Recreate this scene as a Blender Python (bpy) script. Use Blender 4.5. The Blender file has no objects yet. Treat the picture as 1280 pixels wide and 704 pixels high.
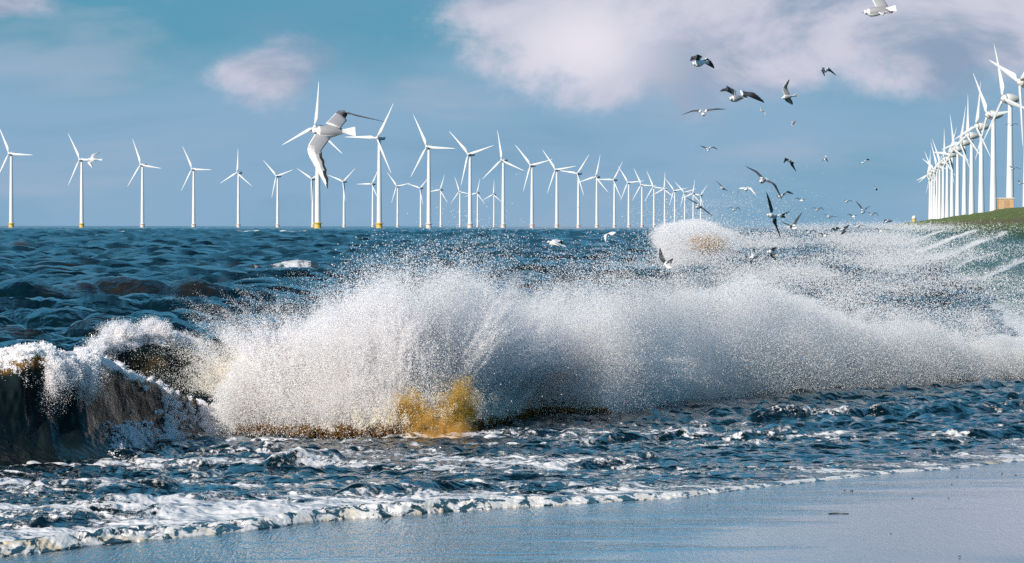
import bpy, bmesh, math, random
import numpy as np
from mathutils import Vector, Matrix

random.seed(7)
rng = np.random.default_rng(11)
sc = bpy.context.scene
C = sc.collection
R = math.radians

# ------------------------------------------------------------------ camera
F, HC, HY = 4861.0, 2.4, 283.0          # focal length in photo pixels, eye height, horizon row
cam_d = bpy.data.cameras.new('camera'); cam = bpy.data.objects.new('camera', cam_d); C.objects.link(cam)
cam.location = (0, 0, HC)
cam.rotation_euler = (Matrix.Rotation(R(90), 4, 'X') @ Matrix.Rotation(R(0.07), 4, 'Z')).to_euler()
cam_d.sensor_width = 36; cam_d.lens = F / 1280 * 36
cam_d.shift_y = -(352 - HY) / 1280
cam_d.clip_start = 0.5; cam_d.clip_end = 60000
sc.camera = cam

# ------------------------------------------------------------------ exposure and sampling
sc.view_settings.view_transform = 'Standard'; sc.view_settings.look = 'None'
sc.view_settings.exposure = 0.22; sc.view_settings.gamma = 1.0
sc.view_settings.use_curve_mapping = False
cy = sc.cycles
cy.max_bounces = 9; cy.diffuse_bounces = 5; cy.glossy_bounces = 3; cy.transmission_bounces = 2
cy.transparent_max_bounces = 8; cy.caustics_reflective = False; cy.caustics_refractive = False
cy.use_adaptive_sampling = True; cy.adaptive_threshold = 0.012; cy.sample_clamp_indirect = 3
cy.use_denoising = False; cy.volume_bounces = 6; cy.volume_step_rate = 1.5

# ------------------------------------------------------------------ sun and sky
SUN_EL, SUN_AZ = 26.0, 217.0            # azimuth clockwise from +Y (the view direction)
sd = Vector((math.sin(R(SUN_AZ)) * math.cos(R(SUN_EL)), math.cos(R(SUN_AZ)) * math.cos(R(SUN_EL)), math.sin(R(SUN_EL))))
sl = bpy.data.lights.new('sun', 'SUN'); so = bpy.data.objects.new('sun', sl); C.objects.link(so)
so.rotation_euler = sd.to_track_quat('Z', 'Y').to_euler()
sl.energy = 4.9; sl.angle = R(0.6); sl.color = (1.0, 0.915, 0.80)

w = bpy.data.worlds.new('World'); sc.world = w; w.use_nodes = True
nt = w.node_tree; nt.nodes.clear()


class NT:
    """a few shortcuts for building node trees"""
    def __init__(s, t): s.t = t
    def n(s, typ, **k):
        nd = s.t.nodes.new(typ)
        for a, b in k.items(): setattr(nd, a, b)
        return nd
    def put(s, sock, v):
        if hasattr(v, 'is_linked') or hasattr(v, 'links'): s.t.links.new(v, sock)
        else: sock.default_value = v
    def math(s, op, a, b=0.0, c=0.0, clamp=False):
        nd = s.n('ShaderNodeMath', operation=op, use_clamp=clamp)
        s.put(nd.inputs[0], a); s.put(nd.inputs[1], b); s.put(nd.inputs[2], c)
        return nd.outputs[0]
    def mix(s, f, a, b, mode='MIX'):
        nd = s.n('ShaderNodeMix', data_type='RGBA', blend_type=mode)
        s.put(nd.inputs[0], f); s.put(nd.inputs[6], a if hasattr(a, 'links') else (*a, 1)); s.put(nd.inputs[7], b if hasattr(b, 'links') else (*b, 1))
        return nd.outputs[2]
    def smooth(s, v, a, b, lo=0.0, hi=1.0):
        nd = s.n('ShaderNodeMapRange', interpolation_type='SMOOTHSTEP')
        s.put(nd.inputs[0], v); nd.inputs[1].default_value = a; nd.inputs[2].default_value = b
        nd.inputs[3].default_value = lo; nd.inputs[4].default_value = hi
        return nd.outputs[0]
    def noise(s, vec, scale, detail=4, rough=.55, dist=0.0):
        nd = s.n('ShaderNodeTexNoise')
        if vec is not None: s.put(nd.inputs['Vector'], vec)
        nd.inputs['Scale'].default_value = scale; nd.inputs['Detail'].default_value = detail
        nd.inputs['Roughness'].default_value = rough; nd.inputs['Distortion'].default_value = dist
        return nd.outputs[0]
    def scale(s, vec, sx, sy, sz, loc=(0, 0, 0)):
        nd = s.n('ShaderNodeMapping'); s.put(nd.inputs[0], vec)
        nd.inputs['Scale'].default_value = (sx, sy, sz); nd.inputs['Location'].default_value = loc
        return nd.outputs[0]


def build_sky():
    g = NT(nt)
    out = g.n('ShaderNodeOutputWorld'); bg = g.n('ShaderNodeBackground')
    sky = g.n('ShaderNodeTexSky', sky_type='NISHITA')
    sky.sun_disc = False; sky.sun_elevation = R(SUN_EL); sky.sun_rotation = R(SUN_AZ)
    sky.air_density = 1.0; sky.dust_density = 0.6; sky.ozone_density = 2.0
    tc = g.n('ShaderNodeTexCoord'); d = tc.outputs['Generated']
    sep = g.n('ShaderNodeSeparateXYZ'); g.put(sep.inputs[0], d)
    X, Y, Z = sep.outputs
    # azimuth and elevation in units of the picture's half width (0.1317 rad)
    az = g.math('DIVIDE', g.math('ARCTAN2', X, Y), 0.1317)
    el = g.math('DIVIDE', Z, 0.1317)
    cv = g.n('ShaderNodeCombineXYZ'); g.put(cv.inputs[0], az); g.put(cv.inputs[1], g.math('MULTIPLY', el, 1.5))
    n1 = g.noise(g.scale(cv.outputs[0], 1, 1, 1, (3.1, 1.7, 0)), 1.8, 8, .60, .15)
    n2 = g.noise(g.scale(cv.outputs[0], .8, 1.3, 1, (9.2, 4.4, 0)), 1.6, 5, .5, .1)
    def blob(cx, cz, rx, rz):
        a = g.math('DIVIDE', g.math('SUBTRACT', az, cx), rx); b = g.math('DIVIDE', g.math('SUBTRACT', el, cz), rz)
        return g.math('POWER', 2.718, g.math('MULTIPLY', g.math('ADD', g.math('MULTIPLY', a, a), g.math('MULTIPLY', b, b)), -1.0))
    big = g.math('ADD', blob(.16, .36, .38, .19), blob(.80, .46, .55, .17))
    big = g.math('ADD', big, g.math('MULTIPLY', blob(-.49, .31, .13, .06), .62))
    big = g.math('ADD', big, g.math('MULTIPLY', blob(-1.0, .44, .14, .04), .8))
    big = g.math('SUBTRACT', big, g.math('MULTIPLY', blob(-.7, 1.1, .9, .5), .7))
    big = g.math('ADD', big, blob(1.05, 1.0, .85, .55))
    cm = g.math('ADD', g.math('MULTIPLY', big, .85), g.math('MULTIPLY', g.math('SUBTRACT', n1, .5), 2.3))
    cm = g.smooth(cm, .26, .62)
    veil = g.math('ADD', g.math('MULTIPLY', g.math('SUBTRACT', n2, .5), 1.6), g.smooth(el, .50, .22, .10, .70))
    veil = g.math('SUBTRACT', veil, g.math('MULTIPLY', blob(-.72, .42, .42, .12), .35))
    veil = g.smooth(veil, .0, .8)
    sk = g.mix(1.0, sky.outputs[0], (.30, .72, .95), 'MULTIPLY')
    k = 1 / 0.085
    V = lambda r, gg, b: (r * k, gg * k, b * k)
    c = g.mix(g.math('MULTIPLY', g.smooth(el, 5.0, .2), .80), sk, V(.082, .25, .385))
    c = g.mix(g.math('MULTIPLY', veil, .86), c, V(.235, .375, .53))
    c = g.mix(g.math('MULTIPLY', g.smooth(el, .6, 1.3), g.smooth(el, 5.0, 2.4)), c, g.mix(g.smooth(g.noise(d, 5, 4, .6), .35, .62), V(.05, .22, .38), V(.12, .46, .76)))  # bright teal band added above the view to lift the water's reflections
    shade = g.smooth(g.noise(cv.outputs[0], 3.4, 6, .58, .4), .36, .62)
    lay = g.noise(g.scale(cv.outputs[0], .55, 1.6, 1, (7.3, 2.2, 0)), 2.6, 6, .55, .3)
    low_ = g.smooth(el, 1.2, .6)
    c = g.mix(g.math('MULTIPLY', g.smooth(lay, .50, .70), g.math('MULTIPLY', low_, .55)), c, V(.33, .40, .52))
    c = g.mix(g.math('MULTIPLY', g.smooth(lay, .48, .30), g.math('MULTIPLY', low_, .45)), c, V(.15, .29, .43))
    cl = g.mix(shade, V(.24, .31, .43), V(.57, .55, .64))
    cl = g.mix(blob(.14, .36, .16, .12), cl, V(.74, .69, .76))
    c = g.mix(g.math('MULTIPLY', cm, .9), c, cl)
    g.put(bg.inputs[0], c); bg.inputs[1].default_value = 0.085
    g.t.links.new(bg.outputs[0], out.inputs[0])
build_sky()
w.cycles.sampling_method = 'MANUAL'; w.cycles.sample_map_resolution = 1024


# ================================================================== helpers
def tag(o, label=None, cat=None, group=None, kind=None):
    if label: o['label'] = label
    if cat: o['category'] = cat
    if group: o['group'] = group
    if kind: o['kind'] = kind
    return o

def empty(name, loc=(0, 0, 0), rz=0.0):
    o = bpy.data.objects.new(name, None); C.objects.link(o)
    o.location = loc; o.rotation_euler = (0, 0, rz); o.empty_display_size = .1
    return o

def link(name, me, mat, parent=None):
    o = bpy.data.objects.new(name, me); C.objects.link(o)
    if mat: me.materials.append(mat)
    if parent: o.parent = parent
    return o

def mesh_from(name, v, f, smooth=True, mat=None, parent=None):
    me = bpy.data.meshes.new(name); me.from_pydata([tuple(p) for p in v], [], [tuple(q) for q in f]); me.update()
    if smooth: me.polygons.foreach_set('use_smooth', [True] * len(me.polygons))
    return link(name, me, mat, parent)

def grid_mesh(name, P, mat, attrs=None, parent=None):
    """P: (rows, cols, 3) -> smooth quad mesh"""
    r, c, _ = P.shape
    me = bpy.data.meshes.new(name)
    me.vertices.add(r * c); me.vertices.foreach_set('co', P.reshape(-1).astype(np.float32))
    i = (np.arange(r - 1)[:, None] * c + np.arange(c - 1)[None, :]).reshape(-1)
    q = np.stack([i, i + 1, i + c + 1, i + c], 1)
    n = len(q)
    me.loops.add(n * 4); me.loops.foreach_set('vertex_index', q.reshape(-1).astype(np.int32))
    me.polygons.add(n); me.polygons.foreach_set('loop_start', (np.arange(n) * 4).astype(np.int32))
    try: me.polygons.foreach_set('loop_total', np.full(n, 4, np.int32))
    except Exception: pass
    me.update(calc_edges=True)
    me.polygons.foreach_set('use_smooth', np.ones(n, bool))
    for k, a in (attrs or {}).items():
        at = me.attributes.new(k, 'FLOAT', 'POINT'); at.data.foreach_set('value', a.reshape(-1).astype(np.float32))
    return link(name, me, mat, parent)

_T = rng.random((64, 64, 64)).astype(np.float32)
def vnoise(x, y, z=0.0):
    x = np.asarray(x, np.float64); y = np.asarray(y, np.float64); z = np.zeros_like(x) + z
    xi, yi, zi = np.floor(x).astype(int), np.floor(y).astype(int), np.floor(z).astype(int)
    fx, fy, fz = x - xi, y - yi, z - zi
    fx = fx * fx * (3 - 2 * fx); fy = fy * fy * (3 - 2 * fy); fz = fz * fz * (3 - 2 * fz)
    a, b, c = xi & 63, yi & 63, zi & 63; a1, b1, c1 = (a + 1) & 63, (b + 1) & 63, (c + 1) & 63
    def l(p, q, t): return p + (q - p) * t
    return l(l(l(_T[a, b, c], _T[a1, b, c], fx), l(_T[a, b1, c], _T[a1, b1, c], fx), fy),
             l(l(_T[a, b, c1], _T[a1, b, c1], fx), l(_T[a, b1, c1], _T[a1, b1, c1], fx), fy), fz)
def fbm(x, y, z=0.0, o=4, g=.5):
    s = 0; a = 1; t = 0
    for i in range(o):
        s = s + a * vnoise(x * 2 ** i + 13.7 * i, y * 2 ** i + 7.1 * i, np.asarray(z) * 2 ** i + 3.3 * i); t += a; a *= g
    return s / t
def billow(x, y, z=0.0, o=4, g=.5):
    s = 0; a = 1; t = 0
    for i in range(o):
        s = s + a * np.sqrt(1 - np.abs(2 * vnoise(x * 2 ** i + 13.7 * i, y * 2 ** i + 7.1 * i, np.asarray(z) * 2 ** i) - 1)); t += a; a *= g
    return s / t
def sstep(a, b, x):
    t = np.clip((x - a) / (b - a), 0, 1); return t * t * (3 - 2 * t)
def PX(px, py, d):                       # a point at distance d seen at a photo pixel
    return Vector(((px - 640) / F * d, d, HC - (py - HY) / F * d))
def flat(px, py, z=0.0):                 # the point at height z seen at a photo pixel
    return PX(px, py, (HC - z) * F / (py - HY))

def material(name):
    m = bpy.data.materials.new(name); m.use_nodes = True
    g = NT(m.node_tree); p = m.node_tree.nodes['Principled BSDF']
    return m, g, p
def simple(name, col, rough=.5, var=.0, scale=5.0, metal=0.0):
    m, g, p = material(name)
    tc = g.n('ShaderNodeTexCoord')
    n = g.noise(tc.outputs['Object'], scale, 4)
    c = g.mix(g.smooth(n, .3, .7), tuple(x * (1 - var) for x in col), tuple(min(1, x * (1 + var)) for x in col))
    g.put(p.inputs['Base Color'], c); p.inputs['Roughness'].default_value = rough; p.inputs['Metallic'].default_value = metal
    return m
def bump(g, p, h, strength, dist):
    b = g.n('ShaderNodeBump'); b.inputs['Strength'].default_value = strength; b.inputs['Distance'].default_value = dist
    g.put(b.inputs['Height'], h); g.put(p.inputs['Normal'], b.outputs[0]); return b
def attr(g, name):
    a = g.n('ShaderNodeAttribute'); a.attribute_name = name; return a

# ================================================================== materials
def water_material(name, deep, amber, foamcol=(.80, .78, .78), bd=.075, a0=.2):
    m, g, p = material(name)
    tc = g.n('ShaderNodeTexCoord'); ob = tc.outputs['Object']
    fo = attr(g, 'foam').outputs['Fac']; am = attr(g, 'amber').outputs['Fac']
    lace = g.noise(g.scale(ob, .42, .42, 1), 6.0, 7, .70, 1.1)
    fine = g.noise(g.scale(ob, 1, .35, 1), 20, 3, .65)
    fm = g.math('ADD', fo, g.math('ADD', g.math('MULTIPLY', g.math('SUBTRACT', lace, .5), 1.7), g.math('MULTIPLY', g.math('SUBTRACT', fine, .5), .7)))
    mask = g.smooth(fm, .55, .72)
    body = g.mix(g.smooth(g.math('ADD', am, g.math('MULTIPLY', g.math('SUBTRACT', g.noise(ob, 3.0, 4), .5), .7)), a0, .95), deep, amber)
    g.put(p.inputs['Base Color'], g.mix(g.math('MULTIPLY', mask, .93), body, foamcol))
    g.put(p.inputs['Roughness'], g.math('ADD', g.math('MULTIPLY', mask, .55), g.math('ADD', .06, g.math('MULTIPLY', attr(g, 'chop').outputs['Fac'], .06))))
    p.inputs['IOR'].default_value = 1.26
    h = g.noise(g.scale(ob, 1, .55, 1), 4.2, 2.2, .55, .5)
    h = g.math('ADD', h, g.math('MULTIPLY', mask, .25))
    near = g.math('SUBTRACT', 1.0, attr(g, 'chop').outputs['Fac'], clamp=True)
    b = bump(g, p, h, .9, bd); g.put(b.inputs['Strength'], g.math('ADD', g.math('MULTIPLY', near, .5), .4))
    swell = g.math('ADD', g.noise(g.scale(ob, .55, .9, 1), 1.2, 3, .6, .5), g.math('MULTIPLY', g.noise(g.scale(ob, 1, .8, 1, (4, 2, 0)), 2.6, 3, .6), .35))
    b2 = g.n('ShaderNodeBump'); b2.inputs['Strength'].default_value = .8; b2.inputs['Distance'].default_value = bd * 3.4
    g.put(b2.inputs['Strength'], g.math('ADD', g.math('MULTIPLY', near, .3), .45)); g.put(b2.inputs['Height'], swell); g.put(b.inputs['Normal'], b2.outputs[0])
    return m
M_sea = water_material('sea_water', (.001, .010, .015), (.040, .024, .010), bd=.10)
M_wave = water_material('breaker_water', (.010, .018, .020), (.22, .11, .016), bd=.02, a0=.30)
M_wave.node_tree.nodes['Principled BSDF'].inputs['Specular IOR Level'].default_value = .04

def spray_material(name):
    m, g, p = material(name)
    t = attr(g, 'tint').outputs['Color']
    d1 = g.n('ShaderNodeBsdfDiffuse'); d2 = g.n('ShaderNodeBsdfTranslucent'); mx = g.n('ShaderNodeMixShader')
    g.put(d1.inputs[0], t); g.put(d2.inputs[0], t); mx.inputs[0].default_value = .42
    g.t.links.new(d1.outputs[0], mx.inputs[1]); g.t.links.new(d2.outputs[0], mx.inputs[2])
    g.t.links.new(mx.outputs[0], m.node_tree.nodes['Material Output'].inputs[0]); m.node_tree.nodes.remove(p)
    return m
M_spray = spray_material('water_droplets')

def foam_material():
    m, g, p = material('sea_foam_froth')
    tc = g.n('ShaderNodeTexCoord'); ob = tc.outputs['Object']
    n = g.noise(ob, 4.0, 5, .6); a = attr(g, 'amber').outputs['Fac']
    c = g.mix(g.smooth(g.math('ADD', n, a), .50, .85), (.84, .80, .77), (.72, .60, .43))
    c = g.mix(g.smooth(g.math('ADD', n, a), .95, 1.2), c, (.30, .16, .03))
    gap = g.math('ADD', g.noise(g.scale(ob, 1, .5, 1), 6.5, 5, .65, .6), g.math('MULTIPLY', g.smooth(attr(g, 'thin').outputs['Fac'], .15, 1.0), -.22))
    hol = g.smooth(gap, .49, .44)
    g.put(p.inputs['Base Color'], g.mix(hol, c, (.02, .045, .055))); g.put(p.inputs['Roughness'], g.math('ADD', g.math('MULTIPLY', hol, -.38), .5)); p.inputs['IOR'].default_value = 1.33
    p.inputs['Subsurface Weight'].default_value = 0.0
    bump(g, p, g.math('ADD', g.noise(ob, 40, 4, .7), g.math('MULTIPLY', g.noise(ob, 130, 2, .6), .4)), .35, .012)
    return m
M_foam = foam_material()

def sand_material():
    m, g, p = material('wet_sand')
    tc = g.n('ShaderNodeTexCoord'); ob = tc.outputs['Object']
    sep = g.n('ShaderNodeSeparateXYZ'); g.put(sep.inputs[0], ob)
    big = g.noise(g.scale(ob, .35, .95, 1, (2, 5, 0)), 1.6, 4, .55)
    grain = g.noise(g.scale(ob, 1, .5, 1), 60, 3, .7)
    c = g.mix(grain, (.020, .022, .024), (.05, .05, .05))
    g.put(p.inputs['Base Color'], c)
    dry = g.math('ADD', attr(g, 'drain').outputs['Fac'], g.math('MULTIPLY', g.math('SUBTRACT', big, .5), 1.0))
    film = g.smooth(dry, .35, .75)      # 1 where a film of water lies smooth, 0 where grains stand out
    g.put(p.inputs['Roughness'], g.math('ADD', g.math('MULTIPLY', film, -.14), .30))
    p.inputs['IOR'].default_value = 1.45
    p.inputs['Coat Weight'].default_value = .9; p.inputs['Coat Roughness'].default_value = .12; p.inputs['Coat IOR'].default_value = 1.33
    b = bump(g, p, grain, .15, .01)
    gr2 = g.math('MULTIPLY', g.math('ADD', g.noise(g.scale(ob, 1, .08, 1), 34, 1.5, .6), g.math('MULTIPLY', g.noise(g.scale(ob, .5, .3, 1), 9, 3, .6), .5)), g.math('SUBTRACT', 1.12, film))
    b2 = g.n('ShaderNodeBump'); b2.inputs['Strength'].default_value = 1.0; b2.inputs['Distance'].default_value = .03
    g.put(b2.inputs['Height'], gr2); g.put(p.inputs['Coat Normal'], b2.outputs[0])
    return m
M_sand = sand_material()

def dike_material():
    m, g, p = material('dike_grass')
    tc = g.n('ShaderNodeTexCoord'); ob = tc.outputs['Object']
    n = g.noise(g.scale(ob, 1, .25, 1), .9, 6, .7); n2 = g.noise(g.scale(ob, 1, .3, 1), 5, 4, .75)
    hgt = attr(g, 'height').outputs['Fac']
    c = g.mix(g.smooth(n, .35, .65), (.09, .17, .018), (.26, .32, .05))
    c = g.mix(g.smooth(n2, .42, .66), c, (.16, .145, .05))
    c = g.mix(g.smooth(n2, .52, .30), c, (.012, .026, .008))
    low = g.math('ADD', hgt, g.math('MULTIPLY', g.math('SUBTRACT', n, .5), 1.6))
    c = g.mix(g.smooth(low, 2.9, 1.7), c, (.030, .085, .034))
    band = g.math('MULTIPLY', g.smooth(low, 2.5, 2.9), g.smooth(low, 3.5, 3.1))
    c = g.mix(g.math('MULTIPLY', band, .6), c, (.15, .085, .04))
    wash = g.math('ADD', attr(g, 'foam').outputs['Fac'], g.math('MULTIPLY', g.math('SUBTRACT', g.noise(g.scale(ob, 1.6, .35, 1), 2.2, 6, .7), .5), 1.2))
    wm = g.smooth(wash, .45, .8)
    c = g.mix(wm, c, (.8, .79, .8))
    g.put(p.inputs['Base Color'], c)
    g.put(p.inputs['Roughness'], g.smooth(low, 1.4, 2.2, .35, .85))
    bump(g, p, g.math('ADD', n2, n), 1.0, .35)
    return m
M_dike = dike_material()

# ================================================================== shore line
shore_px = [(-140, 708), (0, 696), (200, 674), (400, 652), (560, 638), (700, 630), (850, 619), (960, 607), (1100, 591), (1200, 582), (1280, 574)]
sp = [flat(a, b, .0) for a, b in shore_px]
SX = np.array([-14, -9] + [p.x for p in sp] + [6.7, 8.2, 9.2, 10.4]); SY = np.array([23, 25.0] + [p.y for p in sp] + [43, 50, 58, 79])
def shore_y(x): return np.interp(x, SX, SY)
def shore_s(x, y):                       # metres seaward of the waterline (approx.), negative on the sand
    return (y - shore_y(x)) * .72

def lat(x, y): return x - 0.0938 * y     # metres inland of the dike's base line
def dike_h(L): return np.interp(L, [-8, 3, 20, 24, 40], [-3.3, 0, 5.1, 5.15, -.3])

def build_beach():
    x = np.concatenate([np.linspace(-60, -8, 30), np.linspace(-7.9, 10.5, 420), np.linspace(11, 14, 6)])
    y = np.concatenate([np.linspace(-60, 20, 20), np.linspace(20.3, 62, 420)])
    Xg, Yg = np.meshgrid(x, y)
    s = shore_s(Xg, Yg)
    z = np.where(s > 0, -.05 * s, -.006 * s) + .012 * (fbm(Xg * .7, Yg * .25, 1.0) - .5) * sstep(0, -1.5, s)
    # a shallow runnel by the camera's right
    p = flat(1275, 706)
    z -= .03 * np.exp(-(((Xg - p.x) / .55) ** 2 + ((Yg - p.y + .25) / .5) ** 2))
    side = np.clip((Xg + 4.6) / 7.5, 0, 1)
    near = np.clip((shore_y(Xg) - Yg) / 6, 0, 1)
    drain = .15 + .75 * side * (.35 + .65 * near)
    tag(grid_mesh('beach', np.stack([Xg, Yg, z], -1), M_sand, {'drain': drain}), kind='structure')

def build_dike():
    yy = np.concatenate([np.linspace(-80, 60, 40), 60 * np.exp(np.linspace(0.01, math.log(9000 / 60), 900))])
    LL = np.concatenate([np.linspace(-8, 2.5, 12), np.linspace(2.7, 21, 260), np.linspace(22, 42, 12)])
    Lg, Yg = np.meshgrid(LL, yy)
    z = dike_h(Lg)
    fade = sstep(2.5, 5, Lg)
    z = z + fade * (.28 * (fbm(Lg * 1.1, Yg * .35, 4.0, 5, .6) - .5)) + fade * .5 * (fbm(Lg * .1, Yg * .02, 8.0, 3) - .5)
    foam = np.zeros_like(z)
    for (L0, y0, L1, y1, wd, st) in WASH:
        t = np.clip(((Lg - L0) / (L1 - L0)), -.2, 1.0)
        yc = y0 + (y1 - y0) * t
        inside = sstep(-.2, .1, (Lg - L0) / (L1 - L0)) * sstep(1.02, .85, (Lg - L0) / (L1 - L0))
        yc = yc + wd * 2.2 * (fbm(Lg * .9, Yg * .03, 3.0, 4, .6) - .5)
        foam = np.maximum(foam, .8 * st * inside * np.exp(-((Yg - yc) / wd) ** 2))
    foam = np.maximum(foam, .9 * sstep(4.6, 3.0, Lg))
    tag(grid_mesh('dike', np.stack([Lg + .0938 * Yg, Yg, z], -1), M_dike, {'height': z, 'foam': foam}), kind='structure')

# foam tongues running up the dike's slope: (L0, y0, L1, y1, half width m, strength)
WASH = [(2.5, 96, 7.0, 118, 3.0, .75), (2.5, 150, 8.5, 176, 5, .95), (3.0, 188, 7.0, 205, 5, .8), (3.5, 246, 9.8, 292, 9, 1.0), (3.0, 330, 10.0, 395, 12, 1.0),
        (3.0, 470, 9.0, 540, 18, .9), (3.0, 700, 9.0, 800, 30, .9), (3.0, 1000, 9.0, 1200, 40, .8)]

# ================================================================== the sea
def fft_tile(N, L, wind_dir, lmin, lmax, hs, chop, seed, spread=2.0, pw=3.6):
    r = np.random.default_rng(seed)
    k = np.fft.fftfreq(N, L / N) * 2 * np.pi
    KX, KY = np.meshgrid(k, k, indexing='ij'); K = np.hypot(KX, KY); K[0, 0] = 1
    lam = 2 * np.pi / K
    cosd = (KX * math.cos(wind_dir) + KY * math.sin(wind_dir)) / K
    S = K ** -pw * np.abs(cosd) ** spread * np.where(cosd < 0, .25, 1)
    S *= np.exp(-(lam / lmax) ** 4) * np.exp(-(lmin / lam) ** 4); S[0, 0] = 0
    A = np.sqrt(S) * (r.normal(size=(N, N)) + 1j * r.normal(size=(N, N)))
    h = np.fft.ifft2(A).real; sc_ = hs / 4 / h.std()
    dx = np.fft.ifft2(A * -1j * KX / K).real * sc_ * chop; dy = np.fft.ifft2(A * -1j * KY / K).real * sc_ * chop
    dxx = np.fft.ifft2(A * KX * KX / K).real * sc_ * chop; dyy = np.fft.ifft2(A * KY * KY / K).real * sc_ * chop
    dxy = np.fft.ifft2(A * KX * KY / K).real * sc_ * chop
    J = (1 + dxx) * (1 + dyy) - dxy ** 2
    return dict(N=N, L=L, f=np.stack([dx, dy, h * sc_, J], -1).astype(np.float32))
def sample(tile, x, y, rot):
    c, s = math.cos(rot), math.sin(rot); N, L = tile['N'], tile['L']
    u = (x * c + y * s) / L * N; v = (-x * s + y * c) / L * N
    ui, vi = np.floor(u).astype(np.int64), np.floor(v).astype(np.int64); fu, fv = (u - ui)[..., None], (v - vi)[..., None]
    a, b = ui % N, vi % N; a1, b1 = (a + 1) % N, (b + 1) % N; f = tile['f']
    q = (f[a, b] * (1 - fu) + f[a1, b] * fu) * (1 - fv) + (f[a, b1] * (1 - fu) + f[a1, b1] * fu) * fv
    q = q.astype(np.float64)
    dx = q[..., 0] * c - q[..., 1] * s; dy = q[..., 0] * s + q[..., 1] * c
    return dx, dy, q[..., 2], q[..., 3]
WD = R(-78)                              # the waves run toward the camera and a little to the right
T_big = fft_tile(512, 117.0, WD, 2.4, 13.0, .85, 1.25, 3, 3.0, 3.4)
T_mid = fft_tile(512, 31.0, WD, 0.6, 3.6, .44, 1.3, 5, 2.2, 3.1)
T_sml = fft_tile(512, 9.0, WD, .09, .6, .075, 1.2, 9, .6)

# hand-placed crests: px0, px1, py of the crest, height, foam
CRESTS = [(280, 398, 288.5, .80, 1.7), (140, 215, 289, .65, 1.4), (-20, 60, 289, .6, .6), (305, 412, 325, .62, 1.15), (0, 34, 304, .7, .8), (250, 318, 347, .35, .35),
          (470, 520, 289, .5, 1.3), (740, 800, 288, .5, 1.3), (30, 100, 288, .6, 1.3), (560, 640, 306, .5, .7), (60, 110, 345, .3, .15), (225, 345, 437, .38, .2)]
# low bores between breaker and sand: px0, py0, px1, py1, height, depth, foam
BORES = [(630, 590, 840, 574, .07, .30, .92), (935, 522, 1135, 512, .17, .35, .92), (1135, 516, 1300, 506, .13, .4, .35), (890, 549, 1010, 541, .07, .3, .92), (1160, 545, 1290, 539, .09, .3, .4),
         (330, 580, 430, 573, .13, .25, .7), (800, 522, 930, 512, .06, .5, .4), (900, 508, 1290, 478, .08, .7, .3), (100, 640, 420, 618, .07, .4, .7), (420, 622, 620, 606, .08, .4, .6),
         (0, 655, 260, 640, .06, .4, .9), (690, 616, 800, 607, .05, .25, .7), (1150, 572, 1190, 560, .04, .2, .7), (-20, 614, 240, 606, .08, .5, .5), (700, 555, 900, 540, .10, .4, .4)]

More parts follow.
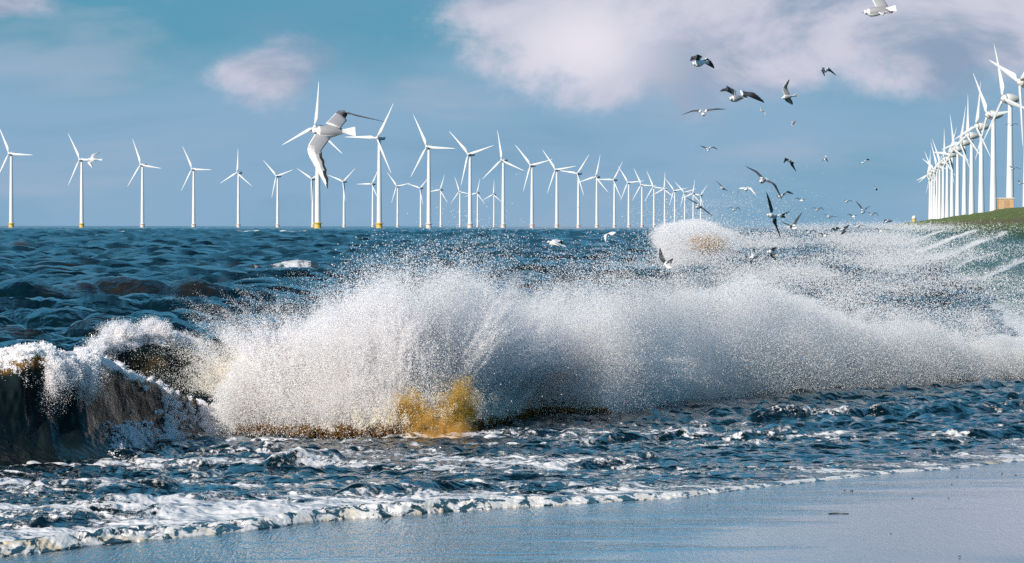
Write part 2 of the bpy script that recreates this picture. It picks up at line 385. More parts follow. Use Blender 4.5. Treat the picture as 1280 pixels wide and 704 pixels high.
def sea_surface(Xg, Yg, spacing=None):
    """displaced positions plus foam and amber for points of the undisturbed surface"""
    s = shore_s(Xg, Yg); D = np.hypot(Xg, Yg)
    L = lat(Xg, Yg)
    A = .05 + .95 * sstep(9, 34, s)
    A = A * (1 - .55 * sstep(-12, 3, L))
    Am = .15 + .85 * sstep(7, 32, s)
    if spacing is None: spacing = np.zeros_like(Xg) + .05
    b = sample(T_big, Xg, Yg, .07); m = sample(T_mid, Xg, Yg, -.31); q = sample(T_sml, Xg, Yg, .5)
    wm = Am * sstep(5.5, 1.2, spacing); ws = sstep(.6, .2, spacing) * (.4 + .6 * sstep(0, 8, s))
    far = 1 + .9 * sstep(150, 1200, D)
    dx = b[0] * A + m[0] * wm + q[0] * ws; dy = b[1] * A + m[1] * wm + q[1] * ws
    z = b[2] * A * far + m[2] * wm + q[2] * ws
    # steepness of the big waves -> whitecaps
    cap = sstep(.42, -.05, b[3]) * sstep(.25, .6, b[2] / .3) * A
    patch = fbm(Xg * .045, Yg * .02, 2.0, 3)
    foam = cap * sstep(.36, .56, patch) * 1.05
    foam += .12 * sstep(.5, .0, m[3]) * wm
    amber = .06 + .42 * sstep(.05, .42, b[2]) * sstep(.50, .68, fbm(Xg * .30, Yg * .12, 6.0, 4, .6)) * A
    # inshore water: lace of old foam in streaks along the beach
    zone = sstep(16, 6, s) * sstep(-.5, .5, s)
    st = fbm(Xg * .45, Yg * 1.4, 3.0, 5, .62)
    leftness = sstep(3.5, -3.5, Xg)
    foam += zone * (.40 + .24 * leftness + 1.2 * (st - .5)) + sstep(2.3, .4, s) * sstep(-.3, .1, s) * .28
    for (a, c_, py, hh, fo) in CRESTS:
        d = (HC - hh - .12) * F / (py - HY); xc = ((a + c_) / 2 - 640) / F * d; hw = (c_ - a) / 2 / F * d
        wy = max(.8, .016 * d) if d < 900 else d * .02
        yc = d + .10 * (Xg - xc) + .35 * wy * (fbm(Xg * 3 / hw, Yg * 0 + d, 1.0, 3) - .5)
        e = np.exp(-((Xg - xc) / hw) ** 4) * (-.1 + 1.9 * fbm(Xg * 4 / hw, Yg * .3 / wy + d, 5.0, 4, .6))
        rr = np.exp(-((Yg - yc) / wy) ** 2)
        z = z + hh * .42 * np.minimum(e, 1.0) * rr
        foam = np.maximum(foam, fo * .66 * e * np.exp(-((Yg - yc + .35 * wy) / (wy * .75)) ** 2))
        amber = np.maximum(amber, e * rr * .95)
    for (a, pa, c_, pb, hh, wy, fo) in BORES:
        p0, p1 = flat(a, pa, hh * .5), flat(c_, pb, hh * .5)
        t = (Xg - p0.x) / (p1.x - p0.x)
        yc = p0.y + (p1.y - p0.y) * t + .5 * wy * (fbm(Xg * 2.2, Yg * 0 + a, 1.0, 4) - .5) * 2
        e = sstep(-.05, .12, t) * sstep(1.05, .85, t) * (.6 + .8 * fbm(Xg * 5.0, Yg * 0 + a * .7, 4.0, 5, .6))
        u = (Yg - yc) / wy
        rr = np.where(u < 0, np.exp(-(u / .45) ** 2), np.exp(-(u / 1.6) ** 2))
        z = z + hh * .8 * e * rr + .05 * fo * e * rr * (billow(Xg * 9, Yg * 9, 2.0) - .6)
        foam = np.maximum(foam, fo * e * .66 * np.exp(-((u + .1) / .9) ** 2))
        amber = np.maximum(amber, .45 * e * rr * sstep(.15, .25, hh))
    # towards the sand the sheet thins out, and it dips under dike and beach
    edge = sstep(-.1, 1.4, s)
    z = z * (.15 + .85 * edge) + .028 * edge - .12 * sstep(.05, -.6, s)
    z = np.where(L > 4.5, z - .4 * (L - 4.5), z)
    z = z - .0000000
    return Xg + dx * edge, Yg + dy * edge, z, foam, amber

def build_sea():
    ys = [24.0]
    while ys[-1] < 40000:
        d = ys[-1]
        k = .0027 if d < 120 else (.0034 if d < 420 else (.0042 if d < 2500 else .02))
        ys.append(d * (1 + k))
    ys = np.array(ys)
    an = np.concatenate([np.linspace(-50, -10.2, 40), np.linspace(-10, 10, 1050), np.linspace(10.2, 30, 24)]) * math.pi / 180
    Yg, Ag = np.meshgrid(ys, np.tan(an), indexing='ij'); Xg = Ag * Yg
    sp_ = np.gradient(ys)[:, None] + 0 * Xg
    sp_ = np.maximum(sp_, np.abs(np.gradient(Ag, axis=1)) * Yg)
    x, y, z, foam, amber = sea_surface(Xg, Yg, sp_)
    P = np.stack([x, y, z], -1)
    tag(grid_mesh('sea', P[:, ::-1][:, ::-1], M_sea, {'foam': foam, 'amber': amber, 'chop': sstep(38, 130, np.hypot(x, y))}), kind='structure')

# ================================================================== the breaking wave
BR = [(-120, 596, 1.02), (-60, 592, 1.10), (0, 586, 1.16), (70, 580, 1.16), (120, 575, 1.08), (160, 568, .92), (200, 560, .70), (235, 553, .50), (270, 547, .36), (310, 544, .30), (360, 545, .30), (420, 546, .30), (500, 545, .42),
      (560, 542, .50), (610, 533, .42), (670, 520, .42), (710, 520, .26), (760, 522, .26), (800, 517, .20), (860, 506, .17), (950, 499, .15), (1100, 488, .14), (1290, 473, .13), (1420, 465, .12)]
BR2 = [(60, 545, .30), (100, 539, .62), (150, 533, .88), (200, 530, .96), (250, 528, .90), (290, 527, .72), (330, 526, .50), (380, 525, .22), (420, 525, .05)]
def br_line(ln=None):
    ln = ln or BR
    P = [flat(a, b) for a, b, h in ln]
    return np.array([a for a, b, h in ln]), np.array([p.x for p in P]), np.array([p.y for p in P]), np.array([h for a, b, h in ln])
def smooth_interp(q, x, y):
    v = np.interp(q, x, y); k = 9
    return v
def breaker_profile(v, h, curl):
    """v in 0..1 from the back trough over the crest and down the face; returns t (towards the beach) and z"""
    ct = np.array([-3.6, -2.6, -1.7, -1.0, -.48, -.12, .16, .30, .30, .16, .00, -.06, .02, .22, .55, 1.0, 1.5])
    cz = np.array([-.10, .02, .20, .48, .78, .97, 1.0, .93, .80, .70, .60, .44, .28, .14, .04, -.02, -.18])
    cs = np.array([-3.6, -2.7, -2.0, -1.45, -1.1, -.82, -.62, -.46, -.33, -.20, -.06, .10, .28, .50, .78, 1.1, 1.5])
    k = np.linspace(0, 1, len(ct))
    # Catmull-like smoothing by fine interpolation and blur
    vv = np.linspace(0, 1, 600)
    def sm(a):
        q = np.interp(vv, k, a); ker = np.hanning(53); ker /= ker.sum()
        q2 = np.convolve(np.pad(q, 26, mode='edge'), ker, 'valid'); return q2
    T1, Z1, S1 = sm(ct), sm(cz), sm(cs)
    t1, z1, s1 = np.interp(v, vv, T1), np.interp(v, vv, Z1), np.interp(v, vv, S1)
    t = t1 * curl + s1 * (1 - curl)
    return t * np.clip(h, .35, 2) * .95, z1
def breaker_xyz(px, v, ln=None):
    a, x, y, hh = br_line(ln)
    bx, by = np.interp(px, a, x), np.interp(px, a, y); h = np.interp(px, a, hh)
    h = h * (.9 + .2 * fbm(px * .02, px * 0, 3.0, 3))
    curl = sstep(300, 180, px) * (.10 + .75 * np.exp(-((px - 95) / 65) ** 2)) * (.5 + .8 * (fbm(px * .013, px * 0 + 4, 1.0, 2) - .2)).clip(0, 1)
    t, z = breaker_profile(v, h, curl)
    n = np.array([.28, -.96])
    wob = (.16 + .20 * sstep(300, 100, px)) * (fbm(px * .018, v * 2.2, 2.0, 4) - .5) * 2
    t = t + wob * np.sin(np.clip(v, 0, 1) * np.pi) * np.clip(h, .2, 1.2)
    z = z * h
    X = bx + n[0] * (t - .55); Y = by + n[1] * (t - .55)
    # grooves running up the face, lumps on the crest
    face = np.exp(-((v - .68) / .2) ** 2)
    rid = .16 * (fbm(px * .017 + 3 * v, v * 2.2, 5.0, 4, .5) - .5) * face * np.clip(h, .2, 1.2)
    lump = .11 * (billow(X * 3.4, Y * 3.4, z * 3.4, 4, .55) - .62) * np.exp(-((v - .43) / .16) ** 2) * (.3 + .7 * sstep(330, 260, px))
    fine = .012 * (fbm(X * 7, Y * 7, z * 7, 4, .6) - .5)
    o = (rid + lump + fine) * sstep(0, .12, v) * sstep(1, .9, v)
    X = X + n[0] * o * 1.0; Y = Y + n[1] * o; z = z + o * .7
    return X, Y, z, h, curl
def build_breaker():
    px = np.linspace(-115, 1410, 2100); v = np.linspace(0, 1, 330)
    V, Pg = np.meshgrid(v, px, indexing='ij')
    X, Y, z, h, curl = breaker_xyz(Pg, V)
    crest = np.exp(-((V - .40) / .085) ** 2)
    top = sstep(.0, .33, V) * sstep(.50, .43, V)
    n = fbm(X * 2.2, Y * 2.2, z * 2.2, 4, .6)
    L = sstep(320, 240, Pg)
    foam = L * (.80 * crest * sstep(270, 120, Pg) * (.4 + 1.1 * n) + .35 * top + .25 * sstep(.8, 1, V) * n + 1.0 * (n - .58) * sstep(.45, .6, V))
    lace_ = fbm(Pg * .06 + 3 * V, V * 2.5, 12.0, 4, .6)
    foam = foam + L * .42 * sstep(.50, .66, lace_) * sstep(.45, .62, V) * sstep(60, 150, Pg)
    # the collapsed foam on the inner face right of the barrel and the exploded part
    foam = np.maximum(foam, L * (.15 + .7 * n) * np.exp(-((Pg - 190) / 52) ** 2 - ((V - .80) / .12) ** 2))
    foam = np.maximum(foam, (1 - L) * (.35 * sstep(.2, .5, V) + 1.0 * (n - .42)))
    amb = .07 + .95 * np.exp(-((V - .47) / .06) ** 2) * (.30 + .35 * sstep(90, 20, Pg)) + .35 * np.exp(-((Pg - 140) / 30) ** 2 - ((V - .62) / .12) ** 2) + .2 * np.exp(-((Pg - 250) / 28) ** 2 - ((V - .55) / .12) ** 2) + .16 * sstep(.72, .92, V) + .25 * (n - .4) * L  # amber in the lip paints sun shining through the thin crest
    amb = np.where(Pg > 320, .25 + .9 * sstep(.35, .6, V) * np.exp(-((Pg - 590) / 110) ** 2) + .7 * np.exp(-((Pg - 735) / 40) ** 2) * sstep(.3, .5, V), amb)
    amb = amb * (.2 + 1.5 * fbm(Pg * .02, V * 4, 9.0, 4))
    tag(grid_mesh('breaking_wave', np.stack([X, Y, z], -1), M_wave, {'foam': foam, 'amber': amb}),
        'curling brown breaking wave with a white foaming crest', 'wave', kind='structure')

def build_second_wave():
    px = np.linspace(62, 418, 560); v = np.linspace(0, 1, 240)
    V, Pg = np.meshgrid(v, px, indexing='ij')
    X, Y, z, h, curl = breaker_xyz(Pg, V, BR2)
    n = fbm(X * 2.2, Y * 2.2, z * 2.2, 4, .6)
    foam = .85 * np.exp(-((V - .38) / .09) ** 2) + .9 * (n - .60) * sstep(.45, .6, V)
    amb = .12 + .42 * np.exp(-((V - .55) / .12) ** 2) * (.2 + 1.3 * n)
    tag(grid_mesh('wave_behind', np.stack([X, Y, z], -1), M_wave, {'foam': foam, 'amber': amb}),
        'second brown wave rising just behind the breaker, topped with white foam', 'wave', kind='structure')

# ================================================================== droplets, as one cloud of points
def droplets(name, P, rad, tint, label, cat):
    me = bpy.data.meshes.new(name); n = len(P)
    me.vertices.add(n); me.vertices.foreach_set('co', P.reshape(-1).astype(np.float32))
    a = me.attributes.new('rad', 'FLOAT', 'POINT'); a.data.foreach_set('value', rad.astype(np.float32))
    a = me.attributes.new('tint', 'FLOAT_COLOR', 'POINT')
    a.data.foreach_set('color', np.concatenate([tint, np.ones((n, 1))], 1).astype(np.float32).reshape(-1))
    me.update()
    o = link(name, me, M_spray)
    ng = bpy.data.node_groups.new(name + '_points', 'GeometryNodeTree')
    ng.interface.new_socket('Geometry', in_out='INPUT', socket_type='NodeSocketGeometry')
    ng.interface.new_socket('Geometry', in_out='OUTPUT', socket_type='NodeSocketGeometry')
    gi = ng.nodes.new('NodeGroupInput'); go = ng.nodes.new('NodeGroupOutput')
    mp = ng.nodes.new('GeometryNodeMeshToPoints'); na = ng.nodes.new('GeometryNodeInputNamedAttribute'); na.data_type = 'FLOAT'
    na.inputs['Name'].default_value = 'rad'; sm = ng.nodes.new('GeometryNodeSetMaterial'); sm.inputs['Material'].default_value = M_spray
    ng.links.new(gi.outputs[0], mp.inputs['Mesh']); ng.links.new(na.outputs['Attribute'], mp.inputs['Radius'])
    ng.links.new(mp.outputs[0], sm.inputs[0]); ng.links.new(sm.outputs[0], go.inputs[0])
    md = o.modifiers.new('points', 'NODES'); md.node_group = ng
    tag(o, label, cat, kind='stuff')
    return o

WHITE = np.array([.985, .965, .975]); CREAM = np.array([.97, .91, .82]); AMBER = np.array([.72, .47, .10]); BROWN = np.array([.22, .11, .03])
def wall_spray(n, tab, dens_scale, seed, spread, rmed, noise_s=1.0, thr=(.30, .62), cream=.0):
    """tab rows: px, base row, dense top row, soft top row. A sheet of spray standing along the breaker line."""
    r = np.random.default_rng(seed)
    tab = np.array(tab, float)
    a, x, y, hh = br_line()
    w_ = np.interp(np.linspace(tab[0, 0], tab[-1, 0], 400), tab[:, 0], tab[:, 1] - tab[:, 2]); 
    px = r.uniform(tab[0, 0], tab[-1, 0], n)
    base, dt, stp = (np.interp(px, tab[:, 0], tab[:, i]) for i in (1, 2, 3))
    wide = (base - stp) * 1.15
    py = base + 6 - r.uniform(0, 1, n) * wide
    keep_dense = np.where(py > dt, 1.0, np.exp(-2.6 * (dt - py) / np.maximum(dt - stp, 5)))
    keep_dense *= sstep(0, 25, px - tab[0, 0]) if tab[0, 0] > -100 else 1
    d0 = HC * F / (np.interp(px, a, [q[1] for q in BR]) - HY) + .6
    X = (px - 640) / F * d0; Z = HC - (py - HY) / F * d0
    Y = d0 + r.normal(0, 1, n) * spread + .5 * Z
    # swirls leaning with the throw of the water
    U = X * 1.0 + .45 * Z
    nz = fbm(U * 1.1 * noise_s, Z * 1.5 * noise_s, Y * .5 * noise_s + seed, 5, .58)
    cx = np.where(px < 500, 420., np.where(px < 690, 590., px * 0 + 760.)); ang = np.arctan2(base + 30 - py, px - cx); rd = np.hypot(base + 30 - py, px - cx) / 100
    ray = fbm(ang * 5.5 + cx, rd * .7, Y * .5, 4, .6)
    wgt = sstep(820, 700, px)
    jet = fbm(U * 4.0 * noise_s, Z * .9 * noise_s, Y * .9 * noise_s + seed + 5, 4, .55)
    dn = sstep(thr[0], thr[1], nz * .55 + (jet * (1 - wgt) + ray * wgt) * .45 + .22 * (keep_dense - .5))
    hole = 1 - .72 * np.exp(-((px - 548) / 52) ** 4 - ((py - 515) / 36) ** 4) - .0
    k = r.uniform(0, 1, n) < keep_dense * dn * dens_scale * hole
    X, Y, Z, px, py = X[k], Y[k], Z[k], px[k], py[k]
    m = len(X)
    rad = rmed * np.exp(r.normal(-.12, .65, m)).clip(.2, 2.4) * np.where(keep_dense[k] < .35, 1.15, 1.0)
    cr = np.clip(cream * np.interp(Z, [0, 1.3], [1.0, .1]) + .12 * r.normal(size=m), 0, 1)[:, None]
    tint = WHITE * (1 - cr) + CREAM * cr
    return np.stack([X, Y, Z], 1), rad, tint

def fingers(seed, n, ox, oy, oz, vx, vy, vz, tmax, per, r0, jitter, col=WHITE, g=9.81):
    """strings of water thrown off a crest: each a short ballistic arc that breaks into beads"""
    r = np.random.default_rng(seed)
    i = np.repeat(np.arange(n), per)
    tm = r.uniform(.35, 1, n)[i] * tmax
    t = r.uniform(0, 1, len(i)) ** .8 * tm
    f = lambda a: (a(r, n) if callable(a) else np.full(n, a))
    OX, OY, OZ = f(ox)[i], f(oy)[i], f(oz)[i]; VX, VY, VZ = f(vx)[i], f(vy)[i], f(vz)[i]
    j = jitter * (t / tmax + .15)
    wob = .03 * np.sin(t * 40 + i)
    P = np.stack([OX + VX * t + r.normal(size=len(i)) * j + wob, OY + VY * t + r.normal(size=len(i)) * j, OZ + VZ * t - g / 2 * t * t + r.normal(size=len(i)) * j], 1)
    rad = r0 * (1 - .65 * t / tmax) * np.exp(r.normal(0, .35, len(i)))
    return P, rad, np.tile(col, (len(i), 1))

def build_spray():
    S = []
    tab = [(262, 520, 500, 470), (290, 540, 470, 448), (350, 548, 436, 400), (400, 549, 400, 358), (440, 549, 388, 322), (480, 549, 362, 306), (520, 547, 388, 302), (560, 545, 352, 290), (600, 540, 362, 296),
           (650, 528, 400, 320), (700, 524, 410, 325), (760, 522, 392, 315), (820, 508, 385, 310), (880, 500, 372, 322), (940, 497, 352, 315), (1000, 493, 382, 330), (1080, 488, 408, 352),
           (1180, 482, 428, 372), (1290, 474, 436, 385), (1400, 466, 440, 390)]
    S.append(wall_spray(4000000, tab, .72, 21, .70, .0023, 1.3, (.40, .60), .45))
    # heavy drops, more of them low and in front
    tab2 = [(262, 530, 505, 475), (300, 545, 478, 445), (360, 550, 450, 405), (420, 550, 430, 380), (500, 550, 430, 360), (580, 545, 440, 350), (640, 530, 452, 380), (720, 524, 455, 390),
            (800, 515, 440, 390), (900, 500, 430, 370), (1000, 494, 430, 380), (1150, 484, 445, 400), (1400, 466, 450, 410)]
    S.append(wall_spray(700000, tab2, .5, 33, .55, .0033, 1.25, (.36, .60), .5))
    # fine loose drops far above and around
    tab3 = [(370, 500, 420, 330), (420, 500, 350, 296), (500, 500, 320, 268), (580, 500, 300, 240), (650, 500, 310, 235), (720, 480, 330, 270), (800, 470, 330, 280), (900, 460, 300, 262),
            (1000, 450, 320, 285), (1100, 440, 330, 300), (1290, 430, 340, 310)]
    S.append(wall_spray(330000, tab3, .42, 45, 1.5, .0026, .8, (.30, .75), .0))
    # strings thrown off the explosion
    a, x, y, hh = br_line()
    def bx(lo, hi): return lambda r, n: ((lambda q: (np.interp(q, a, x)))(r.uniform(lo, hi, n)))
    rr = np.random.default_rng(5)
    for (lo, hi, n, v0, v1, lean, c) in [(290, 420, 260, 2.5, 4.6, -1.6, CREAM), (400, 520, 420, 3.2, 6.2, -1.1, WHITE), (500, 640, 420, 3.2, 6.4, .2, WHITE), (560, 700, 220, 3.0, 5.6, 1.3, WHITE)]:
        q = rr.uniform(lo, hi, n)
        xs, ys = np.interp(q, a, x), np.interp(q, a, y)
        S.append(fingers(int(lo), n, lambda r, m: xs, lambda r, m: ys + .8, .15, lambda r, m: lean + r.normal(0, .9, m), lambda r, m: r.normal(0, .5, m), lambda r, m: r.uniform(v0, v1, m), .5, 260, .0042, .055, c))
    # ragged plumes: bundles of strings sharing one direction
    rj = np.random.default_rng(91)
    for k in range(60):
        q0 = rj.uniform(330, 720); lean = (q0 - 520) / 520 * 5.0 + rj.normal(0, .9); vz = rj.uniform(4.0, 7.2) * (1 - .30 * abs(q0 - 530) / 220)
        m_ = 46; q = q0 + rj.normal(0, 7, m_); xs, ys = np.interp(q, a, x), np.interp(q, a, y); sx = rj.normal(0, .30, m_) + lean; sz = vz * rj.uniform(.72, 1.04, m_); sy = rj.normal(0, .25, m_) + .4
        S.append(fingers(300 + k, m_, lambda r, m: xs, lambda r, m: ys + rj.uniform(.2, 1.1), .2, lambda r, m: sx, lambda r, m: sy, lambda r, m: sz, (.47), 380, .0038, .024, WHITE))
    # the curling crest on the left: beads and clots of foam riding the lip
    def crest_at(q, v, ln=None):
        X, Y, Z, h, c = breaker_xyz(np.asarray(q, float), np.asarray(v, float), ln); return X, Y, Z
    for (lo, hi, n, vv, up, fw, seed, r0, per) in [(-110, 190, 200, (.34, .44), (.1, .9), .35, 61, .0048, 170), (125, 292, 900, (.28, .41), (.6, 2.6), .12, 62, .0045, 230), (-110, 140, 90, (.42, .48), (-.6, .3), .6, 63, .005, 110),
                                             (62, 128, 300, (.42, .5), (-.9, .5), .8, 65, .0046, 190), (140, 225, 230, (.72, .92), (-.1, .6), .3, 64, .0048, 140), (228, 300, 330, (.38, .95), (.1, 1.2), .3, 66, .0044, 170)]:
        q = rr.uniform(lo, hi, n); v = rr.uniform(vv[0], vv[1], n)
        if seed == 66: q = 185 + 118 * np.sqrt(rr.uniform(0, 1, n))
        q = q + 10 * np.sin(q * .13)
        X, Y, Z = crest_at(q, v, BR2 if seed == 62 else None)
        amp = .15 + 1.3 * fbm(q * .03, q * 0 + seed, 1.0, 3)
        S.append(fingers(seed, n, lambda r, m: X, lambda r, m: Y, lambda r, m: Z, lambda r, m: r.normal(.1, .45, m), lambda r, m: -fw * r.uniform(.2, 1, m), lambda r, m: r.uniform(up[0], up[1], m) * amp, .26, per, r0, .028, WHITE))
    # amber water thrown up in the heart of the splash
    x5 = float(np.interp(548, a, x))
    for (cx, wd, n, v0, v1, ln, col, r0, sd_, tm) in [(522, 8, 170, 1.6, 3.7, -.5, AMBER, .0040, 71, .26), (568, 8, 210, 1.6, 4.0, .2, AMBER, .0040, 72, .27), (545, 18, 300, .8, 2.6, 0, AMBER * .8, .0040, 73, .2),
                                                      (545, 45, 200, 1.0, 3.6, 0, CREAM, .005, 74, .28), (545, 60, 260, .4, 1.5, 0, BROWN, .007, 75, .15)]:
        q = rr.normal(cx, wd, n); xs, ys = np.interp(q, a, x), np.interp(q, a, y)
        S.append(fingers(sd_, n, lambda r, m: xs, lambda r, m: ys - .45, .02, lambda r, m: ln + (xs - x5) * .8 + r.normal(0, .3, m), lambda r, m: -.3 + r.normal(0, .3, m), lambda r, m: r.uniform(v0, v1, m), tm, 190, r0, .035, col))
    q = rr.uniform(300, 760, 900); xs, ys = np.interp(q, a, x), np.interp(q, a, y)
    S.append(fingers(76, 900, lambda r, m: xs, lambda r, m: ys - .35, .04, lambda r, m: r.normal(0, .6, m), -.3, lambda r, m: r.uniform(.3, 1.4, m), .15, 70, .0065, .025, BROWN * 1.3))
    P, rad, tint = (np.concatenate([s_[i] for s_ in S]) for i in range(3))
    keep = P[:, 2] > -.05
    droplets('sea_spray', P[keep], rad[keep], tint[keep], 'white cloud of spray bursting along the breaking wave', 'spray')
    print('spray points', keep.sum())

def build_far_spray():
    """plumes where the waves strike the dike farther away"""
    r = np.random.default_rng(77); S = []
    def plume(px, py, d, wpx, hpx, n, rad, lean=0.0, thr=(.3, .6), col=WHITE, deep=.03, sc_=1.0, disc=False):
        if px > 1150: n *= .4
        n = int(n); rad = rad * .68
        a = r.normal(0, .5, n); b = r.normal(0, .5, n)
        if disc:
            q_ = np.sqrt(r.uniform(0, 1, n)) * r.uniform(.75, 1.15, n); an = r.uniform(0, 2 * np.pi, n); q_ *= .7 + .6 * fbm(np.cos(an) * 2 + 5, np.sin(an) * 2 + 5, 1.0, 3); a, b = q_ * np.cos(an), q_ * np.sin(an)
        a = a * 1.0; dd = d * (1 + deep * r.normal(0, 1, n))
        X = (px - 640 + a * wpx) / F * d; Z = HC - (py - HY - b * hpx + lean * a * wpx) / F * d
        k = fbm(X * 40 / (d / F * 40 * 1.0) / 60, Z / (d / F) / 16, a * 0 + px, 5, .6)
        keep = (r.uniform(0, 1, n) < sstep(thr[0], thr[1], k)) & (Z > -.1)
        m = keep.sum()
        c = np.tile(col, (m, 1))
        S.append((np.stack([X, dd, Z], 1)[keep], rad * np.exp(r.normal(0, .4, m)), c))
    # burst with brown water at its heart
    plume(866, 303, 118, 42, 26, 200000, .009, 0, (.0, .45), disc=True)
    plume(905, 285, 130, 110, 50, 16500.0, .009, 0, (.3, .7))
    plume(846, 310, 117, 24, 34, 8800.0, .010, 0, (.2, .5))
    plume(884, 306, 112, 19, 10, 18000, .0085, 0, (.2, .5), np.array([.60, .36, .13]), .004)
    # veils between it and the dike
    plume(1010, 305, 190, 170, 20, 38500.0, .016, .02, (.32, .6))
    plume(1120, 297, 260, 120, 14, 33000.0, .020, -.05, (.3, .6))
    plume(1080, 330, 150, 190, 14, 33000.0, .013, -.10, (.35, .6))
    plume(1190, 345, 120, 170, 34, 38500.0, .010, -.22, (.36, .66))
    plume(940, 342, 110, 190, 26, 33000.0, .010, .05, (.35, .62))
    plume(1050, 372, 85, 200, 22, 27500.0, .0085, 0, (.35, .65))
    plume(1230, 390, 80, 160, 50, 44000.0, .008, -.1, (.32, .66))
    plume(1100, 285, 500, 110, 7, 16500.0, .035, 0, (.3, .6))
    # mist and spume scudding along the tongues of wash on the dike
    for (L0, y0, L1, y1, wd, st) in WASH[:6]:
        n = 16000; t = r.uniform(-.5, 1, n) ** 1.0
        Lq = L0 + (L1 - L0) * t; Yq = y0 + (y1 - y0) * t + r.normal(0, wd * .45, n) + wd * 2.6 * (fbm(Lq * .9, Lq * 0 + y0, 3.0, 4, .6) - .5)
        Zq = np.maximum(dike_h(Lq), 0) + np.abs(r.normal(0, .16, n)) * (1.2 - t)
        keep = r.uniform(0, 1, n) < sstep(.35, .6, fbm(Lq * 1.2, Yq * .3, 1.0, 4)) 
        S.append((np.stack([Lq + .0938 * Yq, Yq, Zq], 1)[keep], .0055 * (y0 / 130) * np.exp(r.normal(0, .4, keep.sum())), np.tile(WHITE, (keep.sum(), 1))))
    P, rad, tint = (np.concatenate([s_[i] for s_ in S]) for i in range(3))
    droplets('wave_mist', P, rad, tint, 'pale drifting mist of spray where waves strike the grassy dike', 'mist')

# ================================================================== foam edge on the sand
def build_shore_foam():
    n, m = 1900, 110
    xs = np.linspace(-6.5, 7.0, n); wv = np.linspace(0, 1, m)
    Xs, W = np.meshgrid(xs, wv, indexing='ij')
    width = .28 + .55 * sstep(3.5, -2.5, Xs) * (.4 + 1.0 * fbm(Xs * .8, Xs * 0, 2.0, 3))
    S = -.22 + .30 * (fbm(Xs * 1.4, Xs * 0, 1.0, 6, .6) - .5) * 2 + .16 * (billow(Xs * 2.6, Xs * 0, 4.0, 3, .6) - .6) - .05 * np.sin(Xs * 1.7)
    ridge_h = .007 + .052 * sstep(3.0, -1.5, Xs) * (.35 + .9 * fbm(Xs * 1.3, Xs * 0 + 3, 7.0, 3))
    Y0 = shore_y(Xs)
    Y = Y0 + S + W * width * 2.2
    prof = np.where(W < .22, np.clip(W / .22, 0, 1) ** .8, np.cos((W - .22) / .78 * math.pi / 2) ** 1.3)
    bl = billow(Xs * 5.0, Y * 3.6, 0.0, 5, .6); b2 = billow(Xs * 22, Y * 22, 3.0, 4, .65)
    z = ridge_h * prof * (.15 + 1.3 * sstep(.45, .9, bl) ** .8) + .009 * b2 * prof
    z = np.where((W < .01) | (W > .985), -.06, z)
    z = z - .05 * sstep(.75, 1.0, W)
    Y = Y + .04 * (b2 - .6)
    am = .0 + .5 * sstep(.62, .75, fbm(Xs * 1.1, Y * 1.3, 5.0, 3)) + .12 * sstep(.25, .0, W)
    tag(grid_mesh('sea_foam', np.stack([Xs, Y, z], -1), M_foam, {'amber': am, 'thin': W}), 'lumpy cream foam line at the edge of the wet sand', 'foam', kind='stuff')

def from_bm(name, bm, mat, parent):
    me = bpy.data.meshes.new(name); bm.to_mesh(me); bm.free(); return link(name, me, mat, parent)
build_beach(); build_dike(); build_sea(); build_breaker(); build_second_wave(); build_shore_foam()
# land behind the dike, to the horizon
M_land = simple('polder_grass', (.07, .10, .03), .9, .3, .02)
vv = [(38 - 8, -100, .02), (9000, -100, .02), (30000, 30000, .02), (38 + .0938 * 30000, 30000, .02)]
tag(mesh_from('polder', vv, [(0, 1, 2, 3)], False, M_land), kind='structure')
build_spray(); build_far_spray()

def mist_material(name, dens, sc_, col, zt, ell=None):
    m = bpy.data.materials.new(name); m.use_nodes = True; g = NT(m.node_tree)
    m.node_tree.nodes.remove(m.node_tree.nodes['Principled BSDF'])
    pv = g.n('ShaderNodeVolumePrincipled'); pv.inputs['Color'].default_value = (*col, 1); pv.inputs['Anisotropy'].default_value = -.1
    tc = g.n('ShaderNodeTexCoord')
    n = g.noise(g.scale(tc.outputs['Object'], 1, .5, 1), sc_, 4, .6, .4)
    sep = g.n('ShaderNodeSeparateXYZ'); g.put(sep.inputs[0], tc.outputs['Object'])
    g.put(pv.inputs['Density'], g.math('MULTIPLY', g.math('MULTIPLY', g.smooth(n, .36, .66), dens), g.smooth(sep.outputs[2], zt, zt * .15)))
    if ell:                                  # thins out from the centre of the puff to its rim
        ln = g.n('ShaderNodeVectorMath', operation='LENGTH'); g.put(ln.inputs[0], g.scale(tc.outputs['Object'], 1 / ell[0], 1 / ell[1], 1 / ell[2]))
        dn = pv.inputs['Density'].links[0].from_socket
        g.put(pv.inputs['Density'], g.math('MULTIPLY', dn, g.smooth(ln.outputs['Value'], 1.0, .25)))
    g.t.links.new(pv.outputs[0], m.node_tree.nodes['Material Output'].inputs['Volume'])
    return m
bm = bmesh.new(); bmesh.ops.create_icosphere(bm, subdivisions=4, radius=1)
for q in bm.verts:
    k = .7 + .7 * float(fbm(q.co.x * 1.8 + 3, q.co.y * 1.8, q.co.z * 1.8 + 2, 3)); q.co = Vector((q.co.x * .50 * k, q.co.y * .22 * k, (q.co.z * .40 * k if q.co.z > 0 else q.co.z * .1) * (1.25 - .5 * math.exp(-(q.co.x / .12) ** 2))))
bo = from_bm('golden_water', bm, mist_material('golden_water_volume', 4.5, 7.0, (1.0, .58, .14), 9.0, (.50, .30, .44)), None); bo.location = flat(549, 547) + Vector((0, -.35, .04))  # golden volume colour stands in for sunlight glowing through the water
tag(bo, 'golden water in the heart of the splash, its sunlit glow put into the colour', 'water', kind='stuff')
